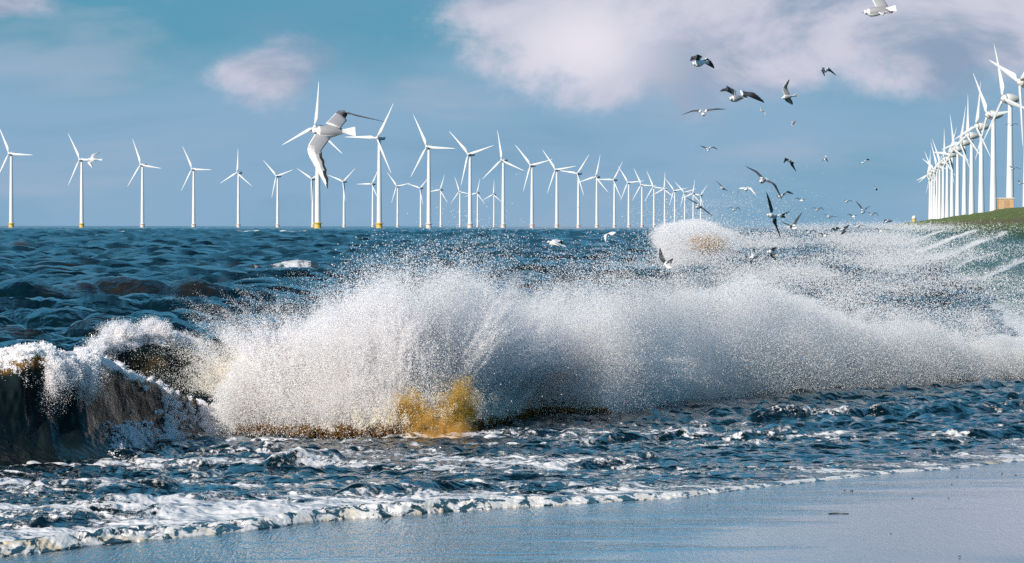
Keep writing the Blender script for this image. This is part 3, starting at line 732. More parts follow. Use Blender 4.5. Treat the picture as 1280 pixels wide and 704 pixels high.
def mist_body(name, tab, depth, mat, seed, label):
    """a rounded bank of fine mist standing on the breaker line"""
    a, x, y, hh = br_line(); tab = np.array(tab, float)
    px = np.linspace(tab[0, 0], tab[-1, 0], 260)
    top = np.interp(px, tab[:, 0], tab[:, 1]); base = np.interp(px, a, [q[1] for q in BR])
    d0 = HC * F / (base - HY) + .7; X = (px - 640) / F * d0; H = (base - top) / F * d0
    H = H * sstep(0, 60, px - px[0]) ** .5 * sstep(0, 60, px[-1] - px) ** .5
    seg = 20; th = np.linspace(0, 2 * np.pi, seg, endpoint=False)
    bump_ = .72 + .6 * fbm(px[:, None] * .03, np.sin(th)[None, :] * 1.5 + 9, seed, 4)
    hh_ = np.maximum(H, .02)[:, None]
    Z = hh_ * .5 + hh_ * .55 * np.sin(th)[None, :] * bump_
    Y = d0[:, None] + .25 * Z + np.cos(th)[None, :] * depth * np.clip(hh_, .05, 1) * bump_
    V = np.stack([X[:, None] + 0 * Z, Y, Z], -1).reshape(-1, 3)
    f = [(i * seg + k, i * seg + (k + 1) % seg, (i + 1) * seg + (k + 1) % seg, (i + 1) * seg + k) for i in range(len(px) - 1) for k in range(seg)]
    f.append(tuple(range(seg))[::-1]); f.append(tuple((len(px) - 1) * seg + k for k in range(seg)))
    tag(mesh_from(name, V, f, True, mat), label, 'mist', kind='stuff')
bm = bmesh.new(); bmesh.ops.create_icosphere(bm, subdivisions=4, radius=1)
for q in bm.verts:
    k = .75 + .6 * float(fbm(q.co.x * 1.6, q.co.y * 1.6, q.co.z * 1.6 + 5, 3)); q.co = Vector((q.co.x * .98 * k, q.co.y * 1.2 * k, q.co.z * .60 * k))
bo = from_bm('burst_mist', bm, mist_material('burst_mist_volume', 9.0, 2.5, (1.0, .975, .96), 9.0, (1.0, 1.2, .62)), None); bo.location = PX(868, 306, 119)
tag(bo, 'small dense puff of mist where a far wave bursts', 'mist', kind='stuff')
mist_body('spray_mist', [(262, 480), (330, 430), (400, 390), (460, 360), (520, 340), (580, 335), (650, 345), (740, 350), (840, 350), (920, 345), (1000, 380), (1100, 400), (1200, 420), (1420, 440)], .7,
          mist_material('fine_spray_mist', 4.6, 1.6, (1.0, .985, .985), 2.0), 3.0, 'soft white mist hanging in the middle of the big splash')
mist_body('spray_foam_core', [(255, 500), (320, 470), (380, 460), (440, 450), (520, 455), (580, 460), (640, 470), (700, 475), (780, 470), (900, 460), (1000, 455), (1150, 450), (1420, 445)], .55,
          mist_material('dense_spray_mist', 18.0, 2.2, (1.0, .97, .94), 1.3), 8.0, 'dense cream mist at the foot of the big splash')

# ================================================================== wind turbines
M_white = simple('turbine_white_paint', (.68, .69, .71), .5, .05, .06)
M_grey = simple('nacelle_grey_paint', (.62, .60, .57), .5, .06, .5)
M_yellow = simple('yellow_foundation_paint', (.60, .43, .10), .5, .1, .5)
M_pale = simple('weathered_pink_concrete', (.66, .56, .50), .7, .1, .5)
M_tan = simple('tan_brick', (.52, .34, .19), .8, .12, 3)
M_roof = simple('pale_roof_edge', (.6, .56, .5), .7, .1, 3)

def ring_tube(rings, seg=24, caps=True):
    v, f = [], []
    for (x, y, z, rx, ry) in rings:
        for k in range(seg):
            a = 2 * math.pi * k / seg; v.append((x + rx * math.cos(a), y + ry * math.sin(a), z))
    for i in range(len(rings) - 1):
        for k in range(seg):
            k2 = (k + 1) % seg; f.append((i * seg + k, i * seg + k2, (i + 1) * seg + k2, (i + 1) * seg + k))
    if caps:
        f.append(tuple(range(seg))[::-1]); f.append(tuple((len(rings) - 1) * seg + k for k in range(seg)))
    return v, f
def lathe_y(prof, seg=24, sx=1.0, sz=1.0):
    """prof: (y, radius) -> solid of revolution about Y"""
    v, f = [], []
    for (y, r) in prof:
        for k in range(seg):
            a = 2 * math.pi * k / seg; v.append((r * sx * math.cos(a), y, r * sz * math.sin(a)))
    for i in range(len(prof) - 1):
        for k in range(seg):
            k2 = (k + 1) % seg; f.append((i * seg + k, (i + 1) * seg + k, (i + 1) * seg + k2, i * seg + k2))
    f.append(tuple(range(seg))); f.append(tuple((len(prof) - 1) * seg + k for k in range(seg))[::-1])
    return v, f
def blade_mesh(Rb, root, chord, maxpos=.18):
    v, f = [], []; n = 18; seg = 12
    for i in range(n):
        t = i / (n - 1); z = root + (Rb - root) * t
        c = np.interp(t, [0, .04, maxpos, .5, .85, .97, 1], [chord * .42, chord * .42, chord, chord * .58, chord * .26, chord * .13, chord * .03])
        th = np.interp(t, [0, .04, maxpos, .5, 1], [.95, .9, .32, .2, .12]) * c * .5
        tw = np.interp(t, [0, .1, .4, 1], [R(24), R(20), R(8), R(0)])
        for k in range(seg):
            a = 2 * math.pi * k / seg
            x = .5 * c * math.cos(a) + .18 * c * (1 if t > .06 else 0) ; y = th * math.sin(a)
            y -= .02 * Rb * t * t
            v.append((x * math.cos(tw) - y * math.sin(tw), x * math.sin(tw) + y * math.cos(tw), z))
    for i in range(n - 1):
        for k in range(seg):
            k2 = (k + 1) % seg; f.append((i * seg + k, i * seg + k2, (i + 1) * seg + k2, (i + 1) * seg + k))
    f.append(tuple(range(seg))[::-1]); f.append(tuple((n - 1) * seg + k for k in range(seg)))
    return v, f

def make_turbine(kind):
    t = empty('wind_turbine')
    if kind != 'onshore':
        H, Rb = 82.4, 37.0
        v, f = ring_tube([(0, 0, z, r, r) for z, r in [(4.0, 2.35), (25, 2.15), (50, 1.85), (72, 1.5), (80.8, 1.35)]], caps=False); mesh_from('tower', v, f, True, M_white, t)
        v, f = ring_tube([(0, 0, z, r, r) for z, r in [(-2, 2.9), (4.4, 2.9), (4.45, 3.7), (5.0, 3.7), (5.05, 2.5), (5.6, 2.45)]]); mesh_from('foundation', v, f, False, M_yellow if kind == 'offshore' else M_pale, t)
        v, f = lathe_y([(-2.2, .6), (-2.0, 1.5), (0, 1.9), (3.5, 2.0), (7.0, 1.75), (7.6, 1.2), (7.7, .4)], 20, .95, .95)
        n = mesh_from('nacelle', v, f, True, M_white, t); n.location = (0, 0, H)
        v, f = lathe_y([(-5.6, .05), (-5.3, .8), (-4.4, 1.45), (-3.2, 1.65), (-2.3, 1.5)], 20)
        h = mesh_from('hub', v, f, True, M_white, t); h.location = (0, 0, H); off = -3.7; root, chord = 1.2, 3.3
    else:
        H, Rb = 52.4, 23.0
        v, f = ring_tube([(0, 0, z, r, r) for z, r in [(0, 1.85), (10, 1.65), (30, 1.2), (50.5, .85)]], caps=False); mesh_from('tower', v, f, True, M_white, t)
        v, f = lathe_y([(-1.9, 1.7), (-1.4, 2.0), (-.4, 2.1), (1.0, 1.95), (2.6, 1.5), (4.0, .85), (4.9, .3), (5.0, .05)], 24)
        n = mesh_from('nacelle', v, f, True, M_grey, t); n.location = (0, 0, H)
        v, f = lathe_y([(-4.1, .05), (-3.9, .6), (-3.4, 1.15), (-2.7, 1.55), (-1.95, 1.7)], 24)
        h = mesh_from('hub', v, f, True, M_grey, t); h.location = (0, 0, H); off = -3.1; root, chord = 1.3, 2.5
    v, f = blade_mesh(Rb, root, chord, .14)
    for k in range(3):
        if k == 0: b = mesh_from('blade', v, f, True, M_white, t); bm_ = b.data
        else: b = bpy.data.objects.new('blade', bm_); C.objects.link(b); b.parent = t
        b.location = (0, off, H)
        b.rotation_euler = (0, R(120 * k), 0)
    return t
def dup(root):
    r = root.copy(); C.objects.link(r)
    for ch in list(root.children):
        c = ch.copy(); C.objects.link(c); c.parent = r
    return r
def set_phase(t, ph):
    for k, b in enumerate(sorted([c for c in t.children if c.name.startswith('blade')], key=lambda q: q.name)):
        b.rotation_euler = (0, R(ph + 120 * k), 0)

ORD = ['first', 'second', 'third', 'fourth', 'fifth', 'sixth', 'seventh', 'eighth', 'ninth', 'tenth', 'eleventh', 'twelfth', 'thirteenth', 'fourteenth', 'fifteenth', 'sixteenth', 'seventeenth', 'eighteenth']
VP = 1096.0
proto = {}
def place_turbine(kind, x, y, yaw, ph, label, group, s=1.0, z=0.0):
    if kind not in proto: t = proto[kind] = make_turbine(kind)
    else: t = dup(proto[kind])
    t.location = (x, y, z); t.rotation_euler = (0, 0, yaw); t.scale = (s, s, s)
    set_phase(t, ph); tag(t, label, 'wind turbine', group); return t
slope = (VP - 640) / F
near_x = [397, 474, 536, 587.5, 629, 665, 696, 723, 746, 768, 786, 802.5, 817.5, 831, 843.5, 856, 866.5, 876]
near_ph = [7, 32, -27, -45, -9, -42, -38, 38, 15, 32, -35, -27, -25, 5, -40, -45, 12, 40]
for i, (px, ph) in enumerate(zip(near_x, near_ph)):
    d = 452 * F / (VP - px)
    lab = {0: 'tallest white offshore turbine, its rotor behind the large flying gull', 1: 'white offshore turbine just right of the large gull, one blade pointing at its tail',
           17: 'last white turbine of the nearer offshore row, rising from the burst of spray'}.get(i, 'white offshore turbine, %s of the nearer row counted from the tallest' % ORD[i])
    place_turbine('offshore' if i < 2 else 'offshore_pale', (px - 640) / F * d, d, R(-36), ph, lab, 'offshore turbines of the nearer row')
far_x = [14, 102, 178, 242, 298, 347, 391, 430, 466, 497, 526, 551, 575, 597, 617.5]
far_ph = [-27, -30, -22, -28, 4, -46, -60, 50, 30, -40, 46, 22, -20, 16, 5]
for i, (px, ph) in enumerate(zip(far_x, far_ph)):
    d = 960 * F / (VP - px)
    lab = {0: 'white offshore turbine standing at the left edge of the sea', 1: 'white offshore turbine with a small gull flying by its rotor',
           6: 'small white turbine half hidden behind the tallest tower'}.get(i, 'slim white offshore turbine, %s of the farther row from the left edge' % ORD[i])
    place_turbine('offshore' if i < 2 else 'offshore_pale', (px - 640) / F * d, d, R(-36), ph, lab, 'offshore turbines of the farther row')
right_x = [1284, 1262.5, 1241.5, 1226.5, 1214.5, 1205.5, 1197, 1190, 1184, 1179, 1174.5, 1171, 1168, 1165, 1162.5]
right_ph = [-68, -17, -33, 14, 5, 20, -10, 35, 4, -32, -24, 55, -34, 8, 18]
for i, (px, ph) in enumerate(zip(right_x, right_ph)):
    d = 52.0 * F / (px - VP)
    lab = {0: 'nearest turbine behind the dike, cut by the right edge of the picture', 1: 'white turbine with egg-shaped nacelle standing just behind the tan hut',
           14: 'last and farthest turbine in the row behind the dike'}.get(i, 'white turbine with rounded nacelle, %s in the row behind the dike' % ORD[i])
    place_turbine('onshore', (px - 640) / F * d, d, R(-68), ph, lab, 'turbines in the row behind the dike')

# hut and beacon on the dike's crown
def box(x0, x1, y0, y1, z0, z1, bev=0.0):
    bm = bmesh.new(); bmesh.ops.create_cube(bm, size=1)
    for v in bm.verts: v.co = Vector((x0 + (v.co.x + .5) * (x1 - x0), y0 + (v.co.y + .5) * (y1 - y0), z0 + (v.co.z + .5) * (z1 - z0)))
    if bev: bmesh.ops.bevel(bm, geom=bm.edges[:], offset=bev, segments=2, affect='EDGES')
    return bm
d = 21.5 * F / (1258 - VP)
hut = empty('hut', ((1258 - 640) / F * d, d, 5.0)); tag(hut, 'small tan brick hut standing on the crown of the grassy dike', 'hut')
from_bm('wall', box(-1.25, 1.25, 0, 2.6, -.4, 2.05, .02), M_tan, hut)
from_bm('roof', box(-1.36, 1.36, -.12, 2.72, 2.052, 2.24, .03), M_roof, hut)
from_bm('door', box(-.42, .42, -.05, -.003, 0, 1.8, .01), simple('faded_brown_door', (.42, .27, .15), .6, .1, 4), hut)
d = 21.5 * F / (1142.5 - VP)
bc = empty('beacon', ((1142.5 - 640) / F * d, d, 4.9)); tag(bc, 'small white domed beacon with a yellow foot at the far end of the dike', 'beacon')
v, f = ring_tube([(0, 0, z, r, r) for z, r in [(-.5, 1.2), (1.7, 1.2), (1.75, 1.3), (1.95, 1.3)]], 20); mesh_from('foot', v, f, False, M_yellow, bc)
v, f = ring_tube([(0, 0, z, r, r) for z, r in [(1.96, 1.22), (2.9, 1.2), (3.5, 1.0), (3.9, .6), (4.05, .1)]], 20); mesh_from('dome', v, f, True, M_white, bc)

# ================================================================== gulls
def gull_material():
    m, g, p = material('gull_feathers')
    tc = g.n('ShaderNodeTexCoord')
    n = g.noise(tc.outputs['Object'], 60, 3, .6)
    c = g.mix(g.smooth(n, .3, .8, 0, .25), attr(g, 'feather').outputs['Color'], (.3, .3, .3))
    g.put(p.inputs['Base Color'], c); p.inputs['Roughness'].default_value = .65
    bump(g, p, n, .3, .004)
    return m
M_gull = gull_material()
M_beak = simple('dark_red_beak', (.10, .02, .015), .4, .1, 50)
M_eye = simple('dark_eye', (.01, .01, .012), .15, .0, 50)
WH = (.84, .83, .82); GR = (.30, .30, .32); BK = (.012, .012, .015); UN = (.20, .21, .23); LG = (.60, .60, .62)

def solve3(p0, p1, d, length, sgn):
    """3-D step between two picture points at distance d for a bone of known length"""
    dx, dz = (p1[0] - p0[0]) / F * d, -(p1[1] - p0[1]) / F * d
    length = min(length, 1.7 * math.hypot(dx, dz) + .02)
    q = length ** 2 - dx * dx - dz * dz
    return Vector((dx, sgn * math.sqrt(q) if q > 0 else 0, dz))

def gull(d, head, tail, wingA, wingB, label, sa=1, sb=1, sh=-1, under=UN, top=GR, detail=False, up=None, size=1.0, dark=True, chord=.8, darkB=False):
    """head, tail: picture points of bill tip and tail tip. wings: (shoulder, wrist, tip) in picture points. s*: +1 bends away from the camera"""
    mid = ((head[0] + tail[0]) / 2, (head[1] + tail[1]) / 2)
    root_p = PX(mid[0], mid[1], d)
    ax = solve3(head, tail, d, .39 * size, -sh); BL = ax.length; ax.normalize()      # head -> tail
    def wing_pts(wg, s):
        o = Vector(((wg[0][0] - mid[0]) / F * d, 0, -(wg[0][1] - mid[1]) / F * d))
        s0, s1 = s if isinstance(s, tuple) else (s, s)
        # put the shoulder on the body axis' depth
        o.y = ax.y * o.dot(Vector((ax.x, 0, ax.z))) / max(.05, (ax.x ** 2 + ax.z ** 2)) * 0.9 if (ax.x ** 2 + ax.z ** 2) > .15 else ax.y * -.03
        a = solve3(wg[0], wg[1], d, .20 * size, s0); b = solve3(wg[1], wg[2], d, .32 * size, s1)
        return o, o + a, o + a + b
    WA, WB = wing_pts(wingA, sa), wing_pts(wingB, sb)
    side = (WB[1] - WA[1]); side -= ax * side.dot(ax)
    if side.length < 1e-4: side = ax.orthogonal()
    side.normalize(); upv = side.cross(ax).normalized()
    if up is not None:
        if upv.dot(Vector(up)) < 0: upv = -upv
    elif upv.z < 0: upv = -upv
    side = ax.cross(upv)
    V, Fc, Cc = [], [], []
    def loft(rings, cols, cap=True):
        base = len(V); n = len(rings[0])
        for r_ in rings: V.extend(r_)
        for i in range(len(rings) - 1):
            for k in range(n):
                k2 = (k + 1) % n
                Fc.append((base + i * n + k, base + i * n + k2, base + (i + 1) * n + k2, base + (i + 1) * n + k)); Cc.append(cols(i, k))
        if cap:
            Fc.append(tuple(base + k for k in range(n))[::-1]); Cc.append(cols(0, 0))
            Fc.append(tuple(base + (len(rings) - 1) * n + k for k in range(n))); Cc.append(cols(len(rings) - 2, 0))
    # body from forehead to tail root, then a flat fan of tail
    prof = [(.055, .003, .003, .004), (.06, .012, .012, .004), (.075, .021, .022, .003), (.10, .026, .027, .002), (.125, .027, .027, 0), (.15, .026, .027, -.004), (.18, .036, .038, -.008), (.22, .046, .048, -.010), (.27, .052, .052, -.010),
            (.35, .056, .054, -.008), (.44, .055, .052, -.006), (.53, .047, .045, -.003), (.62, .036, .033, .0), (.70, .026, .021, .002), (.76, .024, .012, .004), (.84, .034, .006, .004), (.92, .044, .0045, .004), (.985, .052, .003, .004), (1.0, .046, .002, .004)]
    n = 16; rings = []
    for (t, rw, rh, off) in prof:
        if not detail: rw, rh = rw * .82, rh * .82
        c = ax * (BL * (t - .5)) + upv * off * size
        rings.append([c + side * (rw * size * math.cos(2 * math.pi * k / n)) + upv * (rh * size * math.sin(2 * math.pi * k / n)) for k in range(n)])
    def bc_(i, k):
        t = prof[i][0]; a = (k + .5) / n * 2 * math.pi; s_ = math.sin(a)
        if .10 <= t < .13 and -.2 < s_ < .5: return (.08, .08, .09)
        if .20 < t < .66 and s_ > .35: return top
        return WH
    loft(rings, bc_)
    # wings: closed aerofoil rings swept along shoulder - wrist - tip
    for W in (WA, WB):
        S0, W1, T2 = W
        outw = (W1 - S0).normalized()
        rings, meta = [], []
        cen = S0 * .35
        pts = []
        N = 17
        for i in range(N):
            t = i / (N - 1)
            # quadratic rounding of the wrist
            if t < .4: q = S0.lerp(W1, (t / .4))
            else: q = W1.lerp(T2, (t - .4) / .6)
            if .3 < t < .5:
                a_, b_ = S0.lerp(W1, .3 / .4), W1.lerp(T2, .1 / .6); u = (t - .3) / .2
                q = a_ * (1 - u) ** 2 + W1 * (2 * u * (1 - u)) + b_ * u * u
            pts.append((t, q))
        nn = 12
        for i, (t, q) in enumerate(pts):
            tg = (pts[min(i + 1, N - 1)][1] - pts[max(i - 1, 0)][1]).normalized()
            ch = ax - tg * ax.dot(tg)
            if ch.length < .15: ch = (T2 - S0).cross(upv)
            ch.normalize()
            if ch.dot(ax) < 0: ch = -ch
            if darkB and W is WB:
                e_ = Vector((.25, .95, -.1)); e_ -= tg * e_.dot(tg); ch = ch.lerp(e_.normalized(), float(sstep(.25, .6, t))).normalized()
            # primaries sweep back along the hand
            nrm = ch.cross(tg).normalized()
            if nrm.dot(upv) < 0: nrm = -nrm
            c = np.interp(t, [0, .1, .38, .5, .7, .88, .96, 1], [.135, .13, .118, .112, .085, .05, .028, .006]) * size * chord
            th = np.interp(t, [0, .1, .4, 1], [.017, .013, .008, .0015]) * size
            lead = np.interp(t, [0, .3, .45, 1], [.045, .035, .03, .008]) * size
            saw = .010 * size * (i % 2) * sstep(.4, .55, t) * sstep(1.0, .9, t)
            ring = []
            for k in range(nn):
                a = 2 * math.pi * k / nn; cc = .5 - .5 * math.cos(a)            # 0 = leading edge, 1 = trailing edge
                ring.append(q + ch * (cc * (c - saw) - lead) + nrm * (th * math.sin(a) * (1 - .55 * cc) * (1.0) + .10 * c * math.sin(math.pi * cc) * .6))
            rings.append(ring)
        if t: pass
        fl = 1
        # is sin(a)>0 the upper side: nrm follows upv, so yes
        def wc(i, k, N=N):
            t = (i + .5) / (N - 1); a = (k + .5) / nn * 2 * math.pi; cc = .5 - .5 * math.cos(a); upper = math.sin(a) > 0
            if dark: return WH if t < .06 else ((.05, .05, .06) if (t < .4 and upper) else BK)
            if darkB and W is WB and t > .3: return (.09, .09, .10)
            if upper:
                if t > .42 and cc > np.interp(t, [.42, .6, .85, 1], [.95, .72, .55, .1]): return BK
                if t > .34 and cc < .45:
                    k_ = float(sstep(.34, .60, t + .12 * (1 - cc))); return tuple(a_ * (1 - k_) + b_ * k_ for a_, b_ in zip(top, WH))
                if cc < .06: return WH
                if t > .5: return tuple(a_ * .5 + b_ * .5 for a_, b_ in zip(top, LG))
                return top
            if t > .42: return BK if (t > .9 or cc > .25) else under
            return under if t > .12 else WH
        loft(rings, wc)
    nv = len(V)
    me = bpy.data.meshes.new('gull'); me.from_pydata([tuple(q) for q in V], [], Fc); me.update()
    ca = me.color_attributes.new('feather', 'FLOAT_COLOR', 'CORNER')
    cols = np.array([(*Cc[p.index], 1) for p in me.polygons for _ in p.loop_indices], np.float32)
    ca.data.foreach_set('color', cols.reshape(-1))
    me.polygons.foreach_set('use_smooth', [True] * len(me.polygons))
    o = link('gull', me, M_gull); o.location = root_p
    bmn = bmesh.new(); bmn.from_mesh(me); bmesh.ops.recalc_face_normals(bmn, faces=bmn.faces); bmn.to_mesh(me); bmn.free()
    tag(o, label, 'gull', 'gulls flying over the surf')
    if detail:
        hp = ax * (-BL * .5)
        v, f = [], []
        for (t, r_) in [(0.0, .0008), (.004, .0025), (.014, .0045), (.030, .0062), (.036, .007)]:
            for k in range(8):
                a = 2 * math.pi * k / 8; v.append(tuple(hp + ax * t + upv * (.003 - .004 * (1 - t / .036)) + side * r_ * math.cos(a) * .8 + upv * r_ * math.sin(a)))
        for i in range(4):
            for k in range(8): f.append((i * 8 + k, i * 8 + (k + 1) % 8, (i + 1) * 8 + (k + 1) % 8, (i + 1) * 8 + k))
        f.append(tuple(range(8))[::-1]); f.append(tuple(32 + k for k in range(8)))
        mesh_from('beak', v, f, True, M_beak, o)
        for sg in (-1, 1):
            bm = bmesh.new(); bmesh.ops.create_uvsphere(bm, u_segments=10, v_segments=8, radius=.005)
            for q in bm.verts: q.co += hp + ax * .045 + upv * .009 + side * sg * .0215
            from_bm('eye', bm, M_eye, o)
    return o

G = gull
G(32.5, (387, 164), (444.5, 165), ((401, 168), (388, 188), (411, 236)), ((413, 157), (425, 140), (480, 152)), 'large grey-backed gull banking in front of the tallest turbine', sa=(-1, -1), sb=(1, 1), sh=-1, up=(.1, -.8, .6), detail=True, dark=False, chord=1.0, darkB=True)
G(44, (1077, 15.5), (1120, 10), ((1101, 11), (1092, -6), (1106, -32)), ((1100, 13), (1104, 18), (1116, 12)), 'white gull at the top of the sky, its raised wing cut by the upper edge', sa=1, sb=(-1, 1), up=(.1, .3, 1), detail=True, dark=False, chord=1.0)
G(62, (864, 80), (887, 77), ((875, 74), (866, 71), (861.5, 77)), ((880, 75), (885, 78), (894.5, 84)), 'gull gliding highest of the central flock, black wings drooping', sa=-1, sb=1, detail=True)
G(60, (910, 123.5), (934, 121), ((919, 117), (906, 111), (898.5, 115)), ((926, 116), (940, 119), (957.5, 127)), 'broad-winged gull with a round white belly and long arched black wings', sa=-1, sb=(1, 1), detail=True)
G(82, (878, 143.5), (881, 139.5), ((876, 138.5), (866, 138.5), (852.5, 143)), ((882, 138), (893, 136.7), (907, 136.7)), 'gull coming head-on with level dark wings spread wide', sa=1, sb=-1, sh=-1)
G(84, (975.5, 122.5), (996, 118.5), ((983, 120), (978.5, 110), (985, 99)), ((982, 122), (985, 126), (992, 130)), 'white gull banking with one wing straight up and black wing tips', sa=-1, sb=1, up=(.2, -.6, -.5), under=WH, dark=False, chord=1.0)
G(105, (1030, 90), (1036, 84.5), ((1030, 87), (1026, 87), (1029, 96)), ((1034, 86), (1038, 87.5), (1047, 93.5)), 'small gull high up, both black wings beating downwards', sa=-1, sb=1)
G(190, (950, 138), (957, 139.5), ((953, 138), (950.5, 136), (953, 133.5)), ((954, 139), (956, 141), (957, 144.5)), 'tiny white gull below the broad-winged one', sa=1, sb=-1, dark=False)
G(200, (988.5, 152), (996, 154.5), ((991, 153), (993, 150.5), (996, 152)), ((991, 154), (989, 156), (991, 158)), 'tiny white gull below the banking one', sa=1, sb=-1, dark=False)
G(165, (884, 189), (888, 183.5), ((884, 185.5), (880, 184), (875.5, 182)), ((887, 185), (891, 184), (897, 187)), 'lone small gull with black wings below the central flock', sa=1, sb=-1)
G(112, (983, 198.5), (992, 203.5), ((985, 200), (981, 198), (978, 204)), ((989, 202), (990.5, 206), (996.5, 214)), 'gull diving with one black wing trailing straight down', sa=-1, sb=1)
G(170, (1030, 200), (1033, 194.5), ((1031, 198), (1028.5, 200), (1027, 202)), ((1032, 197), (1034, 200), (1036, 202)), 'small plump white gull seen with folded wings', sa=1, sb=1)
G(170, (1076, 204), (1083, 200), ((1079, 203), (1077, 203), (1074.5, 205)), ((1081, 201), (1084, 199), (1088, 199.5)), 'small gull to the far right of the flock, black head', sa=1, sb=1)
G(73, (949, 227), (960, 223), ((953, 223), (945, 214.5), (932.5, 207)), ((957, 225), (967, 230), (977.5, 249.5)), 'gull with very long black wings stretched from upper left to lower right', sa=1, sb=-1, sh=-1)
G(135, (900, 234), (909, 237.5), ((903, 234.5), (899.5, 230), (894.5, 225)), ((906, 237), (909, 238), (916, 241)), 'small white gull tilted, above the burst of brown water', sa=1, sb=-1)
G(98, (931, 237.5), (935, 233.5), ((930, 235), (924.5, 235), (920, 248.5)), ((935, 235), (938, 235.5), (945.5, 245)), 'gull with both wings bent down like an arch', sa=1, sb=-1, top=LG, dark=False)
G(100, (869, 259), (880, 258), ((873, 256), (867, 252), (858, 246.5)), ((877, 259.5), (881, 263), (890.5, 270.5)), 'gull flying before the last offshore turbines, wings slanting down right', sa=1, sb=-1)
G(76, (958, 268), (972, 271), ((965, 266), (961.5, 256), (956.5, 240)), ((967, 273), (970, 280), (977.5, 299)), 'white gull with one black wing straight up and one straight down', sa=-1, sb=1, up=(-.3, .8, -.3))
G(115, (972, 246), (982, 243.5), ((977, 244), (984, 240), (993, 242)), ((976, 245), (974, 247), (971, 244)), 'pale gull partly behind the long-winged one', sa=1, sb=1)
G(135, (971, 269), (979, 269.5), ((976, 268.5), (981, 267), (988.5, 263.5)), ((975, 269.5), (979, 271), (983, 272)), 'faint gull just right of the upright-winged one', sa=1, sb=1)
G(95, (997, 285), (984, 283), ((990, 282), (984, 280.5), (975, 276.5)), ((992, 282), (996, 276), (1004, 264.5)), 'gull low over the surf with wings raised in a wide V', sa=-1, sb=1)
G(165, (1033, 271), (1041, 270.5), ((1035, 269), (1032, 268), (1028, 268)), ((1039, 270), (1042, 270), (1048, 271.5)), 'small gull gliding level just over the horizon', sa=1, sb=-1)
G(190, (1056, 252), (1062, 251), ((1059, 250.5), (1057, 249.5), (1054.5, 250.5)), ((1060, 250.5), (1062, 250), (1065, 252)), 'tiny gull left of the one with a raised wing', sa=1, sb=-1)
G(125, (1076, 265.5), (1083, 263.5), ((1078, 262), (1075, 257), (1070.5, 250.5)), ((1081, 262), (1084, 259), (1088, 257)), 'gull with a raised black wing, right of the small gliding one', sa=1, sb=-1)
G(150, (1041, 286), (1048, 287), ((1044, 285.5), (1047, 284), (1051, 285)), ((1044, 286), (1041, 285), (1037.5, 287.5)), 'faint grey gull skimming the spray near the horizon', sa=1, sb=-1)
G(130, (1050, 287.5), (1060, 285), ((1054, 285.5), (1058, 283), (1063, 280.5)), ((1056, 287), (1053, 290), (1050, 293)), 'grey gull climbing out of the distant spray', sa=1, sb=-1)
G(150, (1069, 283), (1077, 283.5), ((1072, 282), (1069, 280.5), (1065.5, 280)), ((1074, 282), (1078, 281.5), (1082, 283)), 'faint gull over the distant spray with level wings', sa=1, sb=-1)
G(240, (1093, 235), (1097, 235.5), ((1095, 234.5), (1094, 233), (1093, 232)), ((1095, 235.5), (1096, 237), (1097, 238)), 'tiny white gull alone in the blue between flock and dike', sa=1, sb=1)
G(150, (1106, 277.5), (1113, 275), ((1109, 276), (1106.5, 274), (1105, 279.5)), ((1110, 276), (1114, 276), (1118, 275)), 'gull low by the far end of the dike, left of the beacon', sa=1, sb=1)
G(70, (683, 302), (707, 308), ((692, 302), (697, 300), (703, 305)), ((691, 303), (694, 306), (700, 308)), 'white gull flying low over dark water above the big splash', sa=(1, 1), sb=-1, top=WH, under=LG, dark=False)
G(82, (770, 291), (757, 293), ((762, 292.5), (757, 293.5), (756, 302.5)), ((764, 291.5), (767, 290.5), (770, 290)), 'white gull with one wing hanging, over dark water near the horizon', sa=-1, sb=1, top=LG, dark=False)
G(72, (840, 335), (829, 330), ((832, 330), (828, 321), (826, 310)), ((836, 331), (838, 327), (842, 323)), 'gull in front of the distant burst, one dark wing raised', sa=1, sb=1)
G(80, (936, 322), (948, 320), ((942, 319), (941, 314), (944, 309)), ((942, 321), (939, 326), (940, 330)), 'white gull upright in the mist, left of its darker neighbour', sa=1, sb=1, top=WH, under=LG, dark=False)
G(85, (958, 314.5), (970, 315.5), ((963, 316), (966, 320), (971, 326)), ((963, 314), (967, 311), (972, 309)), 'gull in the mist with a black wing slanting down', sa=1, sb=1)
G(105, (109, 199.5), (127.5, 200.5), ((115, 198), (115, 194), (123.5, 190.5)), ((116, 201), (111, 204), (118, 211)), 'small grey gull flying beside a far turbine on the left', sa=1, sb=-1, up=(0, -.8, .6), top=LG, dark=False)
G(160, (1262, 155.5), (1268, 155), ((1264, 155), (1261, 154), (1257, 156)), ((1266, 155), (1269, 154), (1272, 156)), 'small dark gull crossing the tower of the egg-shaped nacelle turbine', sa=1, sb=-1)
G(160, (1263, 211), (1270, 210), ((1266, 210), (1264, 208), (1262, 206)), ((1267, 210), (1270, 209), (1275, 211)), 'small gull above the hut, in front of the tower', sa=1, sb=-1)
G(190, (1273, 229), (1279, 228), ((1276, 228), (1274, 226), (1273, 224)), ((1277, 228), (1280, 229), (1283, 230)), 'tiny gull right of the hut at the edge of the picture', sa=1, sb=-1)

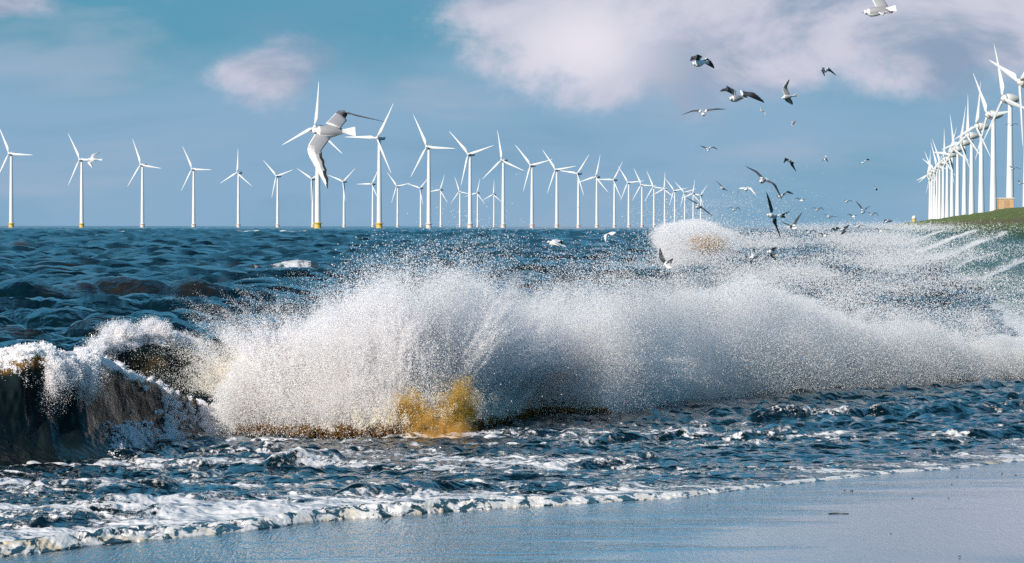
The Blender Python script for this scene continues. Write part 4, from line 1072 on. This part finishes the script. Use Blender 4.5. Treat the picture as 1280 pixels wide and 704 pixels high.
for (bx_, by_, d_, fl, lab) in [(1022, 262, 190, 1, 'tiny gull just above the level-gliding one near the horizon'), (1066, 270, 200, -1, 'tiny gull left of the one with a raised black wing, low in the air'), (1012, 290, 150, 1, 'dim gull in the spray right of the wide V-winged one'),
        (1030, 294, 160, -1, 'faint white gull almost lost in the spray at the horizon'), (1090, 268, 210, 1, 'tiny gull between the raised-wing gull and the beacon'), (1100, 288, 180, -1, 'faint gull over the surf below the beacon'),
        (918, 262, 170, 1, 'small gull hovering over the distant burst'), (1001, 250, 210, -1, 'tiny gull right of the crossing pair of large gulls')]:
    G(d_, (bx_ - 3 * fl, by_ + .5), (bx_ + 3 * fl, by_), ((bx_ - 1.2, by_ - .6), (bx_ - 4, by_ - 3.0), (bx_ - 8.5, by_ - 1.5)), ((bx_ + 1.2, by_ - .6), (bx_ + 4, by_ - 2.2 - fl), (bx_ + 8, by_ + 1.5 * fl)), lab, sa=fl, sb=-fl)

# ================================================================== bits washed up on the sand
M_peb = simple('dark_wet_pebble', (.05, .045, .04), .3, .3, 40)
for i, (px, py, s_) in enumerate([(1253, 590, .7), (1270, 592, .7), (1197, 594, .6), (1190, 604, .5), (1141, 622, .6), (1186, 622, .5), (1065, 612, 1.0), (1056, 611, .7), (885, 630, .5), (1114, 669, .5), (1200, 699, .6)]):
    bm = bmesh.new(); bmesh.ops.create_icosphere(bm, subdivisions=3, radius=.010 * s_)
    for q in bm.verts:
        k = 1 + .35 * (float(vnoise(q.co.x * 60 + i, q.co.y * 60, q.co.z * 60)) - .5)
        q.co = Vector((q.co.x * 1.5 * k, q.co.y * 1.2 * k, q.co.z * .7 * k))
    o = from_bm('pebble', bm, M_peb, None); p = flat(px, py, .02); o.location = (p.x, p.y, float(np.interp(0, [0], [0])) + .006 * (shore_y(p.x) - p.y) * .72 + .004)
    o.data.polygons.foreach_set('use_smooth', [True] * len(o.data.polygons))
    tag(o, 'tiny dark pebble lying on the wet sand', 'pebble', 'pebbles scattered on the wet sand')
p = flat(1048, 642, .02)
v, f = [], []
for i in range(9):
    t = i / 8
    for k in range(8):
        a = 2 * math.pi * k / 8; r_ = .008 * (1 - .6 * abs(t - .4)); v.append(((t - .5) * .17, .02 * math.sin(t * 5) + r_ * math.cos(a), r_ * math.sin(a)))
for i in range(8):
    for k in range(8): f.append((i * 8 + k, i * 8 + (k + 1) % 8, (i + 1) * 8 + (k + 1) % 8, (i + 1) * 8 + k))
f.append(tuple(range(8))[::-1]); f.append(tuple(64 + k for k in range(8)))
st = mesh_from('driftwood_stick', v, f, True, M_peb); st.location = (p.x, p.y, .006 * .72 * float(shore_y(p.x) - p.y) + .003); st.rotation_euler = (0, 0, .2)
tag(st, 'short dark stick of driftwood lying on the wet sand', 'stick')
